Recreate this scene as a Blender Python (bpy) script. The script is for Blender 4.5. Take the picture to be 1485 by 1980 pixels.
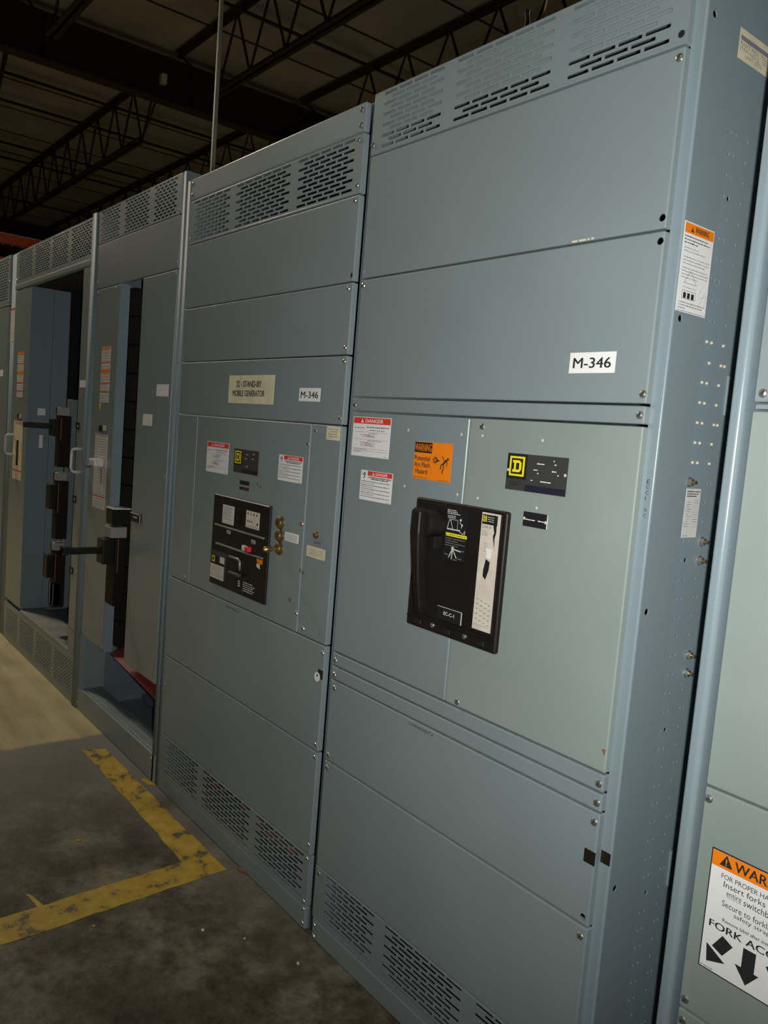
import bpy, bmesh, math, random
from mathutils import Vector
for o in list(bpy.data.objects): bpy.data.objects.remove(o)
sc = bpy.context.scene
COL = sc.collection

# ---------------------------------------------------------------- camera
cd = bpy.data.cameras.new('camera'); cam = bpy.data.objects.new('camera', cd); COL.objects.link(cam)
cam.location = (0.8311, -1.2809, 1.4523); cam.rotation_euler = (1.47458, -0.08122, 0.902765)
cd.sensor_fit = 'VERTICAL'; cd.sensor_height = 24.0; cd.lens = 24.0*1557.12/1980; cd.clip_start = 0.02; cd.clip_end = 200
sc.camera = cam
# ---------------------------------------------------------------- world, lights, exposure
w = bpy.data.worlds.new('world'); sc.world = w; w.use_nodes = True
w.node_tree.nodes['Background'].inputs[0].default_value = (0.03, 0.03, 0.03, 1)
w.node_tree.nodes['Background'].inputs[1].default_value = 1.0
sc.view_settings.view_transform = 'Standard'; sc.view_settings.look = 'None'
sc.view_settings.exposure = 0.0; sc.view_settings.gamma = 1.0; sc.view_settings.use_curve_mapping = False
def light(name, kind, loc, power, color, size=None, rot=(0, 0, 0), sy=None):
    l = bpy.data.lights.new(name, kind); l.energy = power; l.color = color
    o = bpy.data.objects.new(name, l); o.location = loc; o.rotation_euler = rot; COL.objects.link(o)
    if kind == 'AREA':
        l.shape = 'RECTANGLE'; l.size = size; l.size_y = sy or size
    elif size: l.shadow_soft_size = size
    return o
# the camera's own flash, five centimetres beside the lens
light('camera_flash', 'SPOT', (0.862, -1.242, 1.450), FLASH := 138.0, (1.0, 0.985, 0.93), 0.012, rot=(1.64, 0, 0.80))
bpy.data.lights['camera_flash'].spot_size = math.radians(112); bpy.data.lights['camera_flash'].spot_blend = 1.0
# high bay lamps of the hall (all above or behind the view)
WARM = (1.0, 0.87, 0.66)
for i, (lx, ly, lp) in enumerate([(-6.4, -0.9, 125), (-10.5, -2.2, 40), (1.5, -4.8, 12), (-2.0, 4.2, 30), (-16.0, -2.5, 40), (-9.0, 8.0, 40)]):
    light('high_bay_light', 'AREA', (lx, ly, 5.1), lp, WARM, 0.5)

# ---------------------------------------------------------------- materials
MATS = {}
def mat(name, col, rough=0.5, metal=0.0, var=0.0, vscale=4.0, bump=0.0, bscale=200.0, spec=0.5, emit=None):
    if name in MATS: return MATS[name]
    m = bpy.data.materials.new(name); m.use_nodes = True; nt = m.node_tree; N = nt.nodes; L = nt.links
    b = N['Principled BSDF']; b.inputs['Base Color'].default_value = (*col, 1)
    b.inputs['Roughness'].default_value = rough; b.inputs['Metallic'].default_value = metal
    b.inputs['Specular IOR Level'].default_value = spec
    if var or bump:
        tc = N.new('ShaderNodeTexCoord')
    if var:
        n = N.new('ShaderNodeTexNoise'); n.inputs['Scale'].default_value = vscale; n.inputs['Detail'].default_value = 6
        L.new(tc.outputs['Object'], n.inputs['Vector'])
        r = N.new('ShaderNodeValToRGB'); r.color_ramp.elements[0].position = 0.3; r.color_ramp.elements[1].position = 0.7
        r.color_ramp.elements[0].color = (*[c*(1-var) for c in col], 1); r.color_ramp.elements[1].color = (*[min(1, c*(1+var)) for c in col], 1)
        L.new(n.outputs['Fac'], r.inputs['Fac']); L.new(r.outputs['Color'], b.inputs['Base Color'])
    if bump:
        n2 = N.new('ShaderNodeTexNoise'); n2.inputs['Scale'].default_value = bscale; n2.inputs['Detail'].default_value = 2
        L.new(tc.outputs['Object'], n2.inputs['Vector'])
        bp = N.new('ShaderNodeBump'); bp.inputs['Strength'].default_value = bump; bp.inputs['Distance'].default_value = 0.001
        L.new(n2.outputs['Fac'], bp.inputs['Height']); L.new(bp.outputs['Normal'], b.inputs['Normal'])
    MATS[name] = m; return m
PAINT = mat('grey_enamel', (0.232, 0.285, 0.298), 0.34, 0, 0.05, 3.0, 0.12, 160)
PAINT2 = mat('grey_green_enamel', (0.262, 0.315, 0.305), 0.42, 0, 0.05, 5.0, 0.12, 160)
POST = mat('grey_enamel_cool_lit', (0.215, 0.285, 0.325), 0.55, 0, 0.03, 3.0, 0.10, 160, spec=0.3)  # cabinet enamel with the cool flash cast of side faces mixed in
INNER = mat('inside_enamel', (0.15, 0.19, 0.205), 0.45, 0, 0.06, 3.0)
GALV = mat('galvanised_steel', (0.34, 0.35, 0.34), 0.42, 0.55, 0.15, 8.0)
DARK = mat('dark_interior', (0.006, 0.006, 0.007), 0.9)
BLACK = mat('black_moulding', (0.012, 0.011, 0.011), 0.45, 0, 0.1, 20, spec=0.28)
POSTG = mat('grey_gloss_enamel_cool_lit', (0.225, 0.29, 0.325), 0.24, 0, 0.03, 3.0, 0.06, 160)  # glossier version, the flash's blue cast again put into the colour
BLACKG = mat('black_print', (0.010, 0.010, 0.012), 0.6)
BROWNB = mat('brown_black_moulding', (0.012, 0.0095, 0.0088), 0.6, 0, 0.1, 20, spec=0.18)
CHAR = mat('charcoal_plate', (0.045, 0.046, 0.048), 0.5)
NAVY = mat('navy_strip', (0.016, 0.015, 0.032), 0.5)
STEEL = mat('zinc_screw', (0.62, 0.62, 0.58), 0.28, 0.9)
SLOT = mat('screw_slot_shadow', (0.02, 0.02, 0.02), 0.8)
BRASS = mat('brass', (0.27, 0.20, 0.085), 0.38, 0.8, 0.2, 60)
CREAM = mat('cream_rivet', (0.62, 0.58, 0.42), 0.4)
WHITE = mat('white_label', (0.88, 0.89, 0.90), 0.5)
GREYW = mat('grey_white_label', (0.68, 0.68, 0.66), 0.55, 0, 0.08, 30)
PALE = mat('pale_grey_label', (0.70, 0.64, 0.56), 0.5, 0, 0.08, 40)
YCREAM = mat('yellowed_label', (0.76, 0.71, 0.50), 0.55, 0, 0.12, 25)
INK = mat('black_ink', (0.02, 0.02, 0.025), 0.6)
GINK = mat('grey_ink', (0.26, 0.26, 0.27), 0.6)
PINK = mat('pink_ink', (0.55, 0.35, 0.33), 0.6)
VIOLET = mat('violet_ink', (0.24, 0.22, 0.30), 0.6)
RED = mat('red_label', (0.80, 0.055, 0.035), 0.5)
ORANGE = mat('orange_label', (0.95, 0.25, 0.008), 0.5)
YEL = mat('yellow_label', (0.92, 0.80, 0.02), 0.5)
WPRINT = mat('white_print', (0.88, 0.88, 0.88), 0.5)
REDB = mat('red_button', (0.75, 0.03, 0.04), 0.35)
REDS = mat('red_insulation_sheet', (0.21, 0.030, 0.028), 0.5, 0, 0.2, 15)
TAPE = mat('black_tape', (0.018, 0.013, 0.011), 0.35)
AMBER = mat('amber_strip', (0.30, 0.13, 0.03), 0.5)
IRON = mat('red_oxide_steel', (0.022, 0.009, 0.008), 0.8, 0, 0.25, 3)
RACK = mat('orange_rack_paint', (0.42, 0.055, 0.014), 0.6, 0, 0.1, 6)
ROPE = mat('tan_rope', (0.30, 0.22, 0.10), 0.8)
PIPE = mat('grey_green_pipe', (0.26, 0.28, 0.24), 0.5, 0, 0.15, 10)
HANDLE = mat('white_handle', (0.66, 0.66, 0.62), 0.35)
YPAINT = mat('clean_yellow_paint', (0.45, 0.28, 0.02), 0.7)
STAIN = mat('brown_stain', (0.17, 0.13, 0.075), 0.8)
DULL = mat('dull_grey_plastic', (0.30, 0.30, 0.31), 0.6)
RUST = mat('rust', (0.22, 0.10, 0.035), 0.8)

# ---------------------------------------------------------------- mesh helpers
def FRONT(y0=0.0): return lambda u, v, d: (u, y0-d, v)
def SIDE(x0): return lambda u, v, d: (x0+d, u, v)
_tc = {}
def glyphs(s, bold=0.0, spacing=1.0):
    key = (s, spacing)
    if key in _tc: return _tc[key]
    c = bpy.data.curves.new('t', 'FONT'); c.body = s; c.size = 1.0; c.offset = bold; c.resolution_u = 3; c.space_character = spacing
    c.offset = 0
    o = bpy.data.objects.new('t', c); COL.objects.link(o)
    bpy.context.view_layer.update()
    ev = o.evaluated_get(bpy.context.evaluated_depsgraph_get()); me = ev.to_mesh()
    vs = [(v.co.x, v.co.y) for v in me.vertices]; fs = [tuple(p.vertices) for p in me.polygons]
    ev.to_mesh_clear(); bpy.data.objects.remove(o); bpy.data.curves.remove(c)
    xs = [v[0] for v in vs]; ys = [v[1] for v in vs]
    r = (vs, fs, min(xs), max(xs), min(ys), max(ys)); _tc[key] = r; return r
class MB:
    def __init__(s, P=None): s.v = []; s.f = []; s.m = []; s.mats = []; s.P = P or FRONT()
    def mi(s, m):
        if m not in s.mats: s.mats.append(m)
        return s.mats.index(m)
    def add(s, vs, fs, m):
        b = len(s.v); s.v += [tuple(v) for v in vs]; k = s.mi(m)
        for f in fs: s.f.append(tuple(b+i for i in f)); s.m.append(k)
    def box(s, a, b, m):
        x0, y0, z0 = [min(a[i], b[i]) for i in range(3)]; x1, y1, z1 = [max(a[i], b[i]) for i in range(3)]
        s.add([(x0,y0,z0),(x1,y0,z0),(x1,y1,z0),(x0,y1,z0),(x0,y0,z1),(x1,y0,z1),(x1,y1,z1),(x0,y1,z1)],
              [(0,3,2,1),(4,5,6,7),(0,1,5,4),(1,2,6,5),(2,3,7,6),(3,0,4,7)], m)
    def rbox(s, a, b, m, r=0.003, seg=2, axes='xyz'):
        bm = bmesh.new(); bmesh.ops.create_cube(bm, size=1)
        x0, y0, z0 = [min(a[i], b[i]) for i in range(3)]; x1, y1, z1 = [max(a[i], b[i]) for i in range(3)]
        for v in bm.verts: v.co = Vector((x0+(v.co.x+.5)*(x1-x0), y0+(v.co.y+.5)*(y1-y0), z0+(v.co.z+.5)*(z1-z0)))
        es = []
        for e in bm.edges:
            d = e.verts[0].co-e.verts[1].co; ax = 'xyz'[max(range(3), key=lambda i: abs(d[i]))]
            if ax in axes: es.append(e)
        bmesh.ops.bevel(bm, geom=es, offset=r, segments=seg, profile=0.5, affect='EDGES')
        s.add([v.co[:] for v in bm.verts], [tuple(v.index for v in f.verts) for f in (bm.verts.index_update() or bm.faces)], m); bm.free()
    # plane-space tools (u, v along the face, d outwards)
    def poly(s, pts, m, d=0.0006):
        s.add([s.P(u, v, d) for u, v in pts], [tuple(range(len(pts)))], m)
    def rect(s, u0, u1, v0, v1, m, d=0.0006): s.poly([(u0,v0),(u1,v0),(u1,v1),(u0,v1)], m, d)
    def slab(s, u0, u1, v0, v1, m, t=0.0006, d0=0.0):
        c = [(u0,v0),(u1,v0),(u1,v1),(u0,v1)]
        s.add([s.P(u, v, d0) for u, v in c]+[s.P(u, v, d0+t) for u, v in c], [(0,3,2,1),(4,5,6,7),(0,1,5,4),(1,2,6,5),(2,3,7,6),(3,0,4,7)], m)
    def pslab(s, pts, m, t=0.0006, d0=0.0):
        n = len(pts)
        s.add([s.P(u, v, d0) for u, v in pts]+[s.P(u, v, d0+t) for u, v in pts],
              [tuple(range(n-1, -1, -1)), tuple(range(n, 2*n))]+[(i, (i+1) % n, n+(i+1) % n, n+i) for i in range(n)], m)
    def stroke(s, pts, wd, m, d=0.0010):
        for (a, b), (c, e) in zip(pts[:-1], pts[1:]):
            L = math.hypot(c-a, e-b) or 1e-9; nx, ny = -(e-b)/L*wd/2, (c-a)/L*wd/2
            s.poly([(a+nx, b+ny), (a-nx, b-ny), (c-nx, e-ny), (c+nx, e+ny)], m, d)
    def disc(s, u, v, r, m, d=0.0010, n=14): s.poly([(u+r*math.cos(2*math.pi*i/n), v+r*math.sin(2*math.pi*i/n)) for i in range(n)], m, d)
    def text(s, body, u0, u1, v0, v1, m, d=0.0010, bold=0.0, spacing=1.0, slope=0.0):
        vs, fs, a, b, c, e = glyphs(body, bold, spacing)
        sx = (u1-u0)/(b-a); sy = (v1-v0)/(e-c)
        # heavier strokes: the outline printed three times, each pass a hair to the side
        for k, (ox, oy) in enumerate(((0, 0),) if not bold else ((-bold, 0), (bold, 0), (0, bold*.6))):
            s.add([s.P(u0+(x+ox-a)*sx, v0+(y+oy-c)*sy, d+k*.00012) for x, y in vs], fs, m)
    def micro(s, u0, u1, v, h, m, seed=1, d=0.0010, dens=0.8):
        R = random.Random(seed); u = u0
        while u < u1-h*0.5:
            wd = min(R.uniform(1.2, 4.5)*h, u1-u)
            s.rect(u, u+wd, v, v+h*R.uniform(.7, 1), m, d); u += wd+h*R.uniform(.4, .8)/dens
    def tri(s, u, v, w_, m, m2, d=0.0010):
        s.poly([(u-w_/2, v), (u+w_/2, v), (u, v+w_*.88)], m, d)
        s.rect(u-w_*.05, u+w_*.05, v+w_*.28, v+w_*.60, m2, d+.0003); s.rect(u-w_*.05, u+w_*.05, v+w_*.10, v+w_*.2, m2, d+.0003)
    def tube(s, pts, r, m, n=10, cap=True):
        P = [Vector(p) for p in pts]; rings = []
        for i, p in enumerate(P):
            t = (P[min(i+1, len(P)-1)]-P[max(i-1, 0)]).normalized()
            up = Vector((0, 0, 1)) if abs(t.z) < .9 else Vector((1, 0, 0))
            a = t.cross(up).normalized(); b = t.cross(a).normalized()
            rr = r[i] if isinstance(r, (list, tuple)) else r
            rings.append([p+a*rr*math.cos(2*math.pi*k/n)+b*rr*math.sin(2*math.pi*k/n) for k in range(n)])
        vs = [v[:] for R_ in rings for v in R_]; fs = []
        for i in range(len(P)-1):
            for k in range(n): fs.append((i*n+k, i*n+(k+1) % n, (i+1)*n+(k+1) % n, (i+1)*n+k))
        if cap: fs += [tuple(range(n)), tuple(range((len(P)-1)*n, len(P)*n))]
        s.add(vs, fs, m)
    def mesh(s, name, off=(0, 0, 0), smooth=False):
        me = bpy.data.meshes.new(name); me.from_pydata([(x-off[0], y-off[1], z-off[2]) for x, y, z in s.v], [], s.f)
        for m in s.mats: me.materials.append(m)
        me.polygons.foreach_set('material_index', s.m)
        if smooth: me.polygons.foreach_set('use_smooth', [True]*len(s.f))
        bm = bmesh.new(); bm.from_mesh(me); bmesh.ops.recalc_face_normals(bm, faces=bm.faces[:]); bm.to_mesh(me); bm.free()
        me.update(); return me
def root_off(p):
    while p.parent: p = p.parent
    return p.location
def part(name, mb, parent, label=None, smooth=False):
    """one mesh object; geometry is authored in room metres and made local to its thing"""
    o = bpy.data.objects.new(name, mb.mesh(name, root_off(parent) if parent else (0, 0, 0), smooth)); COL.objects.link(o)
    if parent: o.parent = parent
    if label: o['label'] = label
    return o
def thing(name, loc, label, cat, group=None):
    o = bpy.data.objects.new(name, None); o.location = loc; o.empty_display_size = .1; COL.objects.link(o)
    o['label'] = label; o['category'] = cat
    if group: o['group'] = group
    return o
def tag(o, label, cat, group=None):
    o['label'] = label; o['category'] = cat
    if group: o['group'] = group
    return o
def struct(name, mb):
    o = part(name, mb, None); o['kind'] = 'structure'; return o
def cut_with(o, c, off):
    co = bpy.data.objects.new('cut', c.mesh('cut', off)); COL.objects.link(co); co.parent = o.parent
    md = o.modifiers.new('b', 'BOOLEAN'); md.object = co; md.operation = 'DIFFERENCE'; md.solver = 'EXACT'
    bpy.context.view_layer.update()
    me = bpy.data.meshes.new_from_object(o.evaluated_get(bpy.context.evaluated_depsgraph_get()))
    o.modifiers.clear(); o.data = me; bpy.data.objects.remove(co)
def bool_holes(o, cyl, off):
    """cut round holes: cyl = list of (centre, radius, axis)"""
    c = MB()
    for p, r, ax in cyl:
        d = Vector((0.02, 0, 0)) if ax == 'x' else Vector((0, 0.02, 0))
        c.tube([Vector(p)-d, Vector(p)+d], r, BLACK, 10)
    cut_with(o, c, off)

# shared screw, bolt and rivet shapes
def screw_mesh(r, name, m=STEEL):
    b = MB()
    b.tube([(0, 0.001, 0), (0, -0.0008, 0), (0, -0.0022, 0), (0, -0.0034, 0)], [r, r, r*.85, r*.5], m, 14)
    a = 0.8; c, s_ = math.cos(a), math.sin(a)
    b.stroke([(-r*.75*c, -r*.75*s_), (r*.75*c, r*.75*s_)], r*.2, SLOT, 0.0037)
    return b.mesh(name)
SCREW = screw_mesh(0.0076, 'screw'); SCREW_S = screw_mesh(0.0062, 'screw_small')
_b = MB(); _b.tube([(0, .001, 0), (0, -.0008, 0), (0, -.0018, 0)], [.0036, .0034, .0015], CREAM, 8); RIVET = _b.mesh('rivet')
_b = MB(); _b.tube([(-.001, 0, 0), (.003, 0, 0), (.0045, 0, 0)], [.0031, .0029, .0015], CREAM, 8); RIVET_X = _b.mesh('rivet_side')
_b = MB(); _b.tube([(-.001, 0, 0), (.002, 0, 0)], .0095, STEEL, 12); _b.tube([(.002, 0, 0), (.008, 0, 0)], .0075, STEEL, 6); _b.tube([(.008, 0, 0), (.016, 0, 0)], .0038, BRASS, 8); BOLT = _b.mesh('bolt')
def put(me, name, loc, parent):
    o = bpy.data.objects.new(name, me); o.parent = parent; COL.objects.link(o)
    r = root_off(parent); o.location = (loc[0]-r[0], loc[1]-r[1], loc[2]-r[2]); return o
def screws(parent, pts, me=None, y=0.0):
    for x, z in pts: put(me or SCREW, 'screw', (x, y, z), parent)

def prism(bb, secs, m):
    n = len(secs[0]); vs = [p for s_ in secs for p in s_]; fs = [tuple(range(n)), tuple(range((len(secs)-1)*n, len(secs)*n))]
    for i in range(len(secs)-1):
        for k in range(n): fs.append((i*n+k, i*n+(k+1) % n, (i+1)*n+(k+1) % n, (i+1)*n+k))
    bb.add(vs, fs, m)
COVER_T = 0.019
def cover(parent, x0, x1, z0, z1, m=PAINT, name='cover_panel', holes=(), sc=(), me=None, r=0.0035):
    b = MB(); b.rbox((x0, 0, z0), (x1, COVER_T, z1), m, r, 3)
    o = part(name, b, parent)
    if holes:
        q = MB(); q.box((x0+.003, .0025, z0+.003), (x1-.003, .05, z1-.003), m); cut_with(o, q, root_off(parent))
        bool_holes(o, [((x, .004, z), .0068, 'y') for x, z in holes], root_off(parent))
    screws(o, sc, me); return o
def perforated(parent, x0, x1, z0, z1, groups, rows, name='vent_panel', m=PAINT, sh=0.0072, t=0.002, gapx=0.0065, sc=(), me=None, backing=None, lbl=None):
    """sheet with staggered slots cut through: groups=(u0,u1,n), rows=(v0,v1,count)"""
    b = MB(); v0, v1, n = rows; pitch = (v1-v0)/(n-1); edge = v0-sh/2
    b.box((x0, 0, z0), (x1, t, v0-sh/2), m); b.box((x0, 0, v1+sh/2), (x1, t, z1), m)
    for i in range(n):
        zc = v0+i*pitch; za, zb = zc-sh/2, zc+sh/2
        if i < n-1: b.box((x0, 0, zb), (x1, t, zc+pitch-sh/2), m)
        cur = x0
        for g0, g1, k in groups:
            p = (g1-g0+gapx)/k; kk = k if (n-1-i) % 2 == 0 else k-1; s0 = g0 if kk == k else g0+p/2
            for j in range(kk):
                a = s0+j*p; e = a+p-gapx
                b.box((cur, 0, za), (a, t, zb), m); cur = e
        b.box((cur, 0, za), (x1, t, zb), m)
    # returned edges
    b.rbox((x0-.0005, 0.0002, z0), (x0+.006, COVER_T, z1), m, .002, 2); b.rbox((x1-.006, 0.0002, z0), (x1+.0005, COVER_T, z1), m, .002, 2)
    b.rbox((x0, -.0003, z1-.006), (x1, COVER_T, z1+.0005), m, .002, 2); b.rbox((x0, -.0003, z0-.0005), (x1, COVER_T, z0+.006), m, .002, 2)
    o = part(name, b, parent, lbl); screws(o, sc, me)
    if backing:
        k = MB(); k.box((x0+.01, .012, backing[0]), (x1-.01, .014, backing[1]), m); part('backing_sheet', k, o)
    return o
def frame(parent, x0, x1, z1, depth=0.9, m=INNER, yf=0.02, z0=0.0, right=True, lining=DARK):
    b = MB(); t = .002
    b.box((x0, yf, z0), (x0+t, depth, z1), m)
    if right: b.box((x1-t, yf, z0), (x1, depth, z1), m)
    b.box((x0, depth-t, z0), (x1, depth, z1), m); b.box((x0, yf, z1-t), (x1, depth, z1), m); b.box((x0, yf, z0), (x1, depth, z0+t), m)
    return part('enclosure', b, parent)
def post(parent, x0, x1, z1, y0, y1=0.06, m=POST, r=0.006, label=None):
    b = MB(); b.rbox((x0, y0, 0.0), (x1, y1, z1), m, r, 4, 'z'); return part('corner_post', b, parent, label, True)

# ================================================================ the hall
def ramp_mat_floor():
    m = bpy.data.materials.new('concrete_floor'); m.use_nodes = True; N = m.node_tree.nodes; L = m.node_tree.links; b = N['Principled BSDF']
    g = N.new('ShaderNodeNewGeometry'); sp = N.new('ShaderNodeSeparateXYZ'); L.new(g.outputs['Position'], sp.inputs[0])
    def noise(scale, det=8, rough=.6, vec=None):
        n = N.new('ShaderNodeTexNoise'); n.inputs['Scale'].default_value = scale; n.inputs['Detail'].default_value = det; n.inputs['Roughness'].default_value = rough
        L.new(vec or g.outputs['Position'], n.inputs['Vector']); return n.outputs['Fac']
    def ramp(f, stops):
        r = N.new('ShaderNodeValToRGB'); e = r.color_ramp.elements
        e[0].position, e[0].color = stops[0][0], (*stops[0][1], 1); e[1].position, e[1].color = stops[-1][0], (*stops[-1][1], 1)
        for p, c in stops[1:-1]:
            q = e.new(p); q.color = (*c, 1)
        L.new(f, r.inputs[0]); return r.outputs[0]
    def mix(f, a, c, kind='MIX'):
        x = N.new('ShaderNodeMix'); x.data_type = 'RGBA'; x.blend_type = kind
        if isinstance(f, float): x.inputs[0].default_value = f
        else: L.new(f, x.inputs[0])
        L.new(a, x.inputs[6]); L.new(c, x.inputs[7]); return x.outputs[2]
    old = ramp(noise(3.2), [(.36, (.050, .038, .022)), (.5, (.105, .090, .062)), (.62, (.190, .172, .130))])
    fine = ramp(noise(22, 10, .8), [(.36, (.42, .40, .36)), (.5, (.95, .95, .95)), (.66, (1.45, 1.42, 1.35))])
    old = mix(1.0, old, fine, 'MULTIPLY')
    blot = ramp(noise(7.5, 6, .65), [(.36, (.50, .47, .40)), (.50, (1, 1, 1)), (.7, (1.2, 1.2, 1.2))]); old = mix(1.0, old, blot, 'MULTIPLY')
    new = ramp(noise(4.0), [(.3, (.38, .32, .185)), (.7, (.50, .43, .265))])
    # smooth trowel streaks in the newer slab
    mp = N.new('ShaderNodeMapping'); mp.inputs['Scale'].default_value = (1, 9, 1); mp.inputs['Rotation'].default_value = (0, 0, .25); L.new(g.outputs['Position'], mp.inputs[0])
    st = ramp(noise(1.3, 4, .5, mp.outputs[0]), [(.3, (.72, .72, .72)), (.6, (1.05, 1.05, 1.05))]); new = mix(1.0, new, st, 'MULTIPLY')
    def mth(op, a, v):
        k = N.new('ShaderNodeMath'); k.operation = op; L.new(a, k.inputs[0])
        if isinstance(v, float): k.inputs[1].default_value = v
        else: L.new(v, k.inputs[1])
        return k.outputs[0]
    wob = mth('MULTIPLY', noise(6), .05); xx = mth('ADD', sp.outputs[0], wob)
    mr = N.new('ShaderNodeMapRange'); L.new(xx, mr.inputs[0]); mr.inputs[1].default_value = -2.62; mr.inputs[2].default_value = -2.66
    c = mix(mr.outputs[0], old, new)
    # pale band beside the joint and cabinets, widened to paint in missing ambient light
    pale = N.new('ShaderNodeRGB'); pale.outputs[0].default_value = (.20, .195, .17, 1)
    mr2 = N.new('ShaderNodeMapRange'); L.new(xx, mr2.inputs[0]); mr2.inputs[1].default_value = -1.55; mr2.inputs[2].default_value = -2.55
    lt = mth('GREATER_THAN', xx, -2.64); k1 = mth('MULTIPLY', mth('MULTIPLY', mr2.outputs[0], lt), .8)
    c = mix(k1, c, pale.outputs[0])
    mr3 = N.new('ShaderNodeMapRange'); yy = mth('ADD', sp.outputs[1], mth('MULTIPLY', noise(5), .12)); L.new(yy, mr3.inputs[0]); mr3.inputs[1].default_value = -.16; mr3.inputs[2].default_value = .02
    mr4 = N.new('ShaderNodeMapRange'); L.new(mth('ADD', sp.outputs[0], mth('MULTIPLY', noise(4), .5)), mr4.inputs[0]); mr4.inputs[1].default_value = -.45; mr4.inputs[2].default_value = -1.1
    k2 = mth('MULTIPLY', mth('MULTIPLY', mr3.outputs[0], mr4.outputs[0]), mth('MULTIPLY', lt, .55))
    c = mix(k2, c, pale.outputs[0])
    L.new(c, b.inputs['Base Color']); b.inputs['Roughness'].default_value = .62; b.inputs['Specular IOR Level'].default_value = .35
    bp = N.new('ShaderNodeBump'); bp.inputs['Strength'].default_value = .25; bp.inputs['Distance'].default_value = .003; L.new(noise(45), bp.inputs['Height']); L.new(bp.outputs[0], b.inputs['Normal'])
    return m
def deck_mat():
    m = bpy.data.materials.new('roof_deck'); m.use_nodes = True; N = m.node_tree.nodes; L = m.node_tree.links; b = N['Principled BSDF']
    n = N.new('ShaderNodeTexNoise'); n.inputs['Scale'].default_value = 1.3; n.inputs['Detail'].default_value = 5
    g = N.new('ShaderNodeNewGeometry'); L.new(g.outputs['Position'], n.inputs['Vector'])
    r = N.new('ShaderNodeValToRGB'); r.color_ramp.elements[0].color = (.235, .21, .18, 1); r.color_ramp.elements[1].color = (.33, .30, .26, 1)
    r.color_ramp.elements[0].position = .3; r.color_ramp.elements[1].position = .7
    L.new(n.outputs[0], r.inputs[0]); L.new(r.outputs[0], b.inputs['Base Color']); b.inputs['Roughness'].default_value = .8; return m
FLOOR = ramp_mat_floor(); DECK = deck_mat(); WALL = mat('dark_block_wall', (.035, .032, .028), .9, 0, .2, 1.5)
X0, X1, Y0, Y1, ZR = -26.0, 6.0, -7.0, 13.0, 6.06
b = MB(); b.box((X0, Y0, -.1), (X1, Y1, 0), FLOOR); struct('floor', b)
b = MB(); b.box((X0, Y0, ZR), (X1, Y1, ZR+.1), DECK)
x = X0+.4
while x < X1:                      # seams between the roof sheets
    b.box((x, Y0, ZR-.012), (x+.02, Y1, ZR), IRON); x += 1.22
struct('ceiling', b)
b = MB(); b.box((X0-.1, Y0, 0), (X0, Y1, ZR), WALL); struct('wall_left', b)
b = MB(); b.box((X1, Y0, 0), (X1+.1, Y1, ZR), WALL); struct('wall_right', b)
b = MB(); b.box((X0, Y1, 0), (X1, Y1+.1, ZR), WALL); struct('wall_back', b)
b = MB(); b.box((X0, Y0-.1, 0), (X1, Y0, ZR), WALL); struct('wall_front', b)

# main roof girder (I section) running away from the aisle
def girder(xc, label):
    b = MB(); y0, y1 = Y0+.002, Y1-.002
    b.box((xc-.10, y0, 5.43), (xc+.10, y1, 5.455), IRON); b.box((xc-.10, y0, 5.93), (xc+.10, y1, 5.955), IRON); b.box((xc-.008, y0, 5.455), (xc+.008, y1, 5.93), IRON)
    yy = y0+1
    while yy < y1:
        b.box((xc-.09, yy, 5.455), (xc+.09, yy+.012, 5.93), IRON); yy += 1.852
    tag(part('roof_girder', b, None), label, 'girder', 'roof girders')
girder(-9.56, 'deep dark red steel I girder crossing the roof at top left of the photo')
girder(-21.6, 'farther dark steel roof girder near the left end wall of the hall')
# open web joists
ZT, ZB = 6.0, 5.255
def bar_mesh(p, q, r):
    b = MB(); b.tube([p, q], r, IRON, 6); return b.mesh('web_bar')
PAN = .75; WU = bar_mesh((0, 0, ZB-5), (PAN/2, 0, ZT-5), .0155); WD = bar_mesh((PAN/2, 0, ZT-5), (PAN, 0, ZB-5), .0155)
def joist(xa, xb, y, label):
    t = thing('roof_joist', (xa, y, 5.0), label, 'joist', 'open web roof joists')
    left = xb < -9
    ea_, eb_, ph = (.86, .86, -11.34) if left else (1.12, .6, -7.50)
    for nm, z, ea, eb in (('top_chord', ZT, 0, 0), ('bottom_chord', ZB, ea_, eb_)):
        b = MB(); q = 1 if nm == 'top_chord' else -1
        for s in (-1, 1):
            b.box((xa+ea, y+s*.008, z-.035*q), (xb-eb, y+s*.015, z+.038*q), IRON)
            b.box((xa+ea, y+s*.008, z+.031*q), (xb-eb, y+s*.062, z+.038*q), IRON)
        part(nm, b, t)
    i0 = math.ceil((xa+ea_-ph)/PAN); x = ph+i0*PAN
    while x+PAN < xb-.3:
        for me in (WU, WD):
            o = bpy.data.objects.new('web_bar', me); o.parent = t; o.location = (x-xa, 0, 0); COL.objects.link(o)
        x += PAN
    for p, q in (((xb-.05, y, ZT), (xb-eb_, y, ZB)), ((xb-.4, y, ZT), (xb-eb_, y, ZB)), ((xa+.05, y, ZT), (xa+ea_, y, ZB))):
        b = MB(); b.tube([p, q], .0155, IRON, 6); part('end_bar', b, t)
rows = [(-.678, 'first joist row, nearest the aisle'), (1.174, 'second joist row from the aisle'), (3.026, 'third joist row, meeting the girder above the bare pipe'), (4.878, 'fourth joist row, passing over the cabinet tops'), (6.73, 'fifth joist row, mostly hidden by the cabinets'), (8.58, 'sixth joist row, far behind the cabinets')]
for y, l in rows:
    joist(-9.44, 5.95, y, 'dark open web steel roof joist right of the girder, '+l.split(',')[0])
    joist(-21.48, -9.68, y, 'dark open web steel roof joist left of the girder, '+l.split(',')[0])
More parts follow.
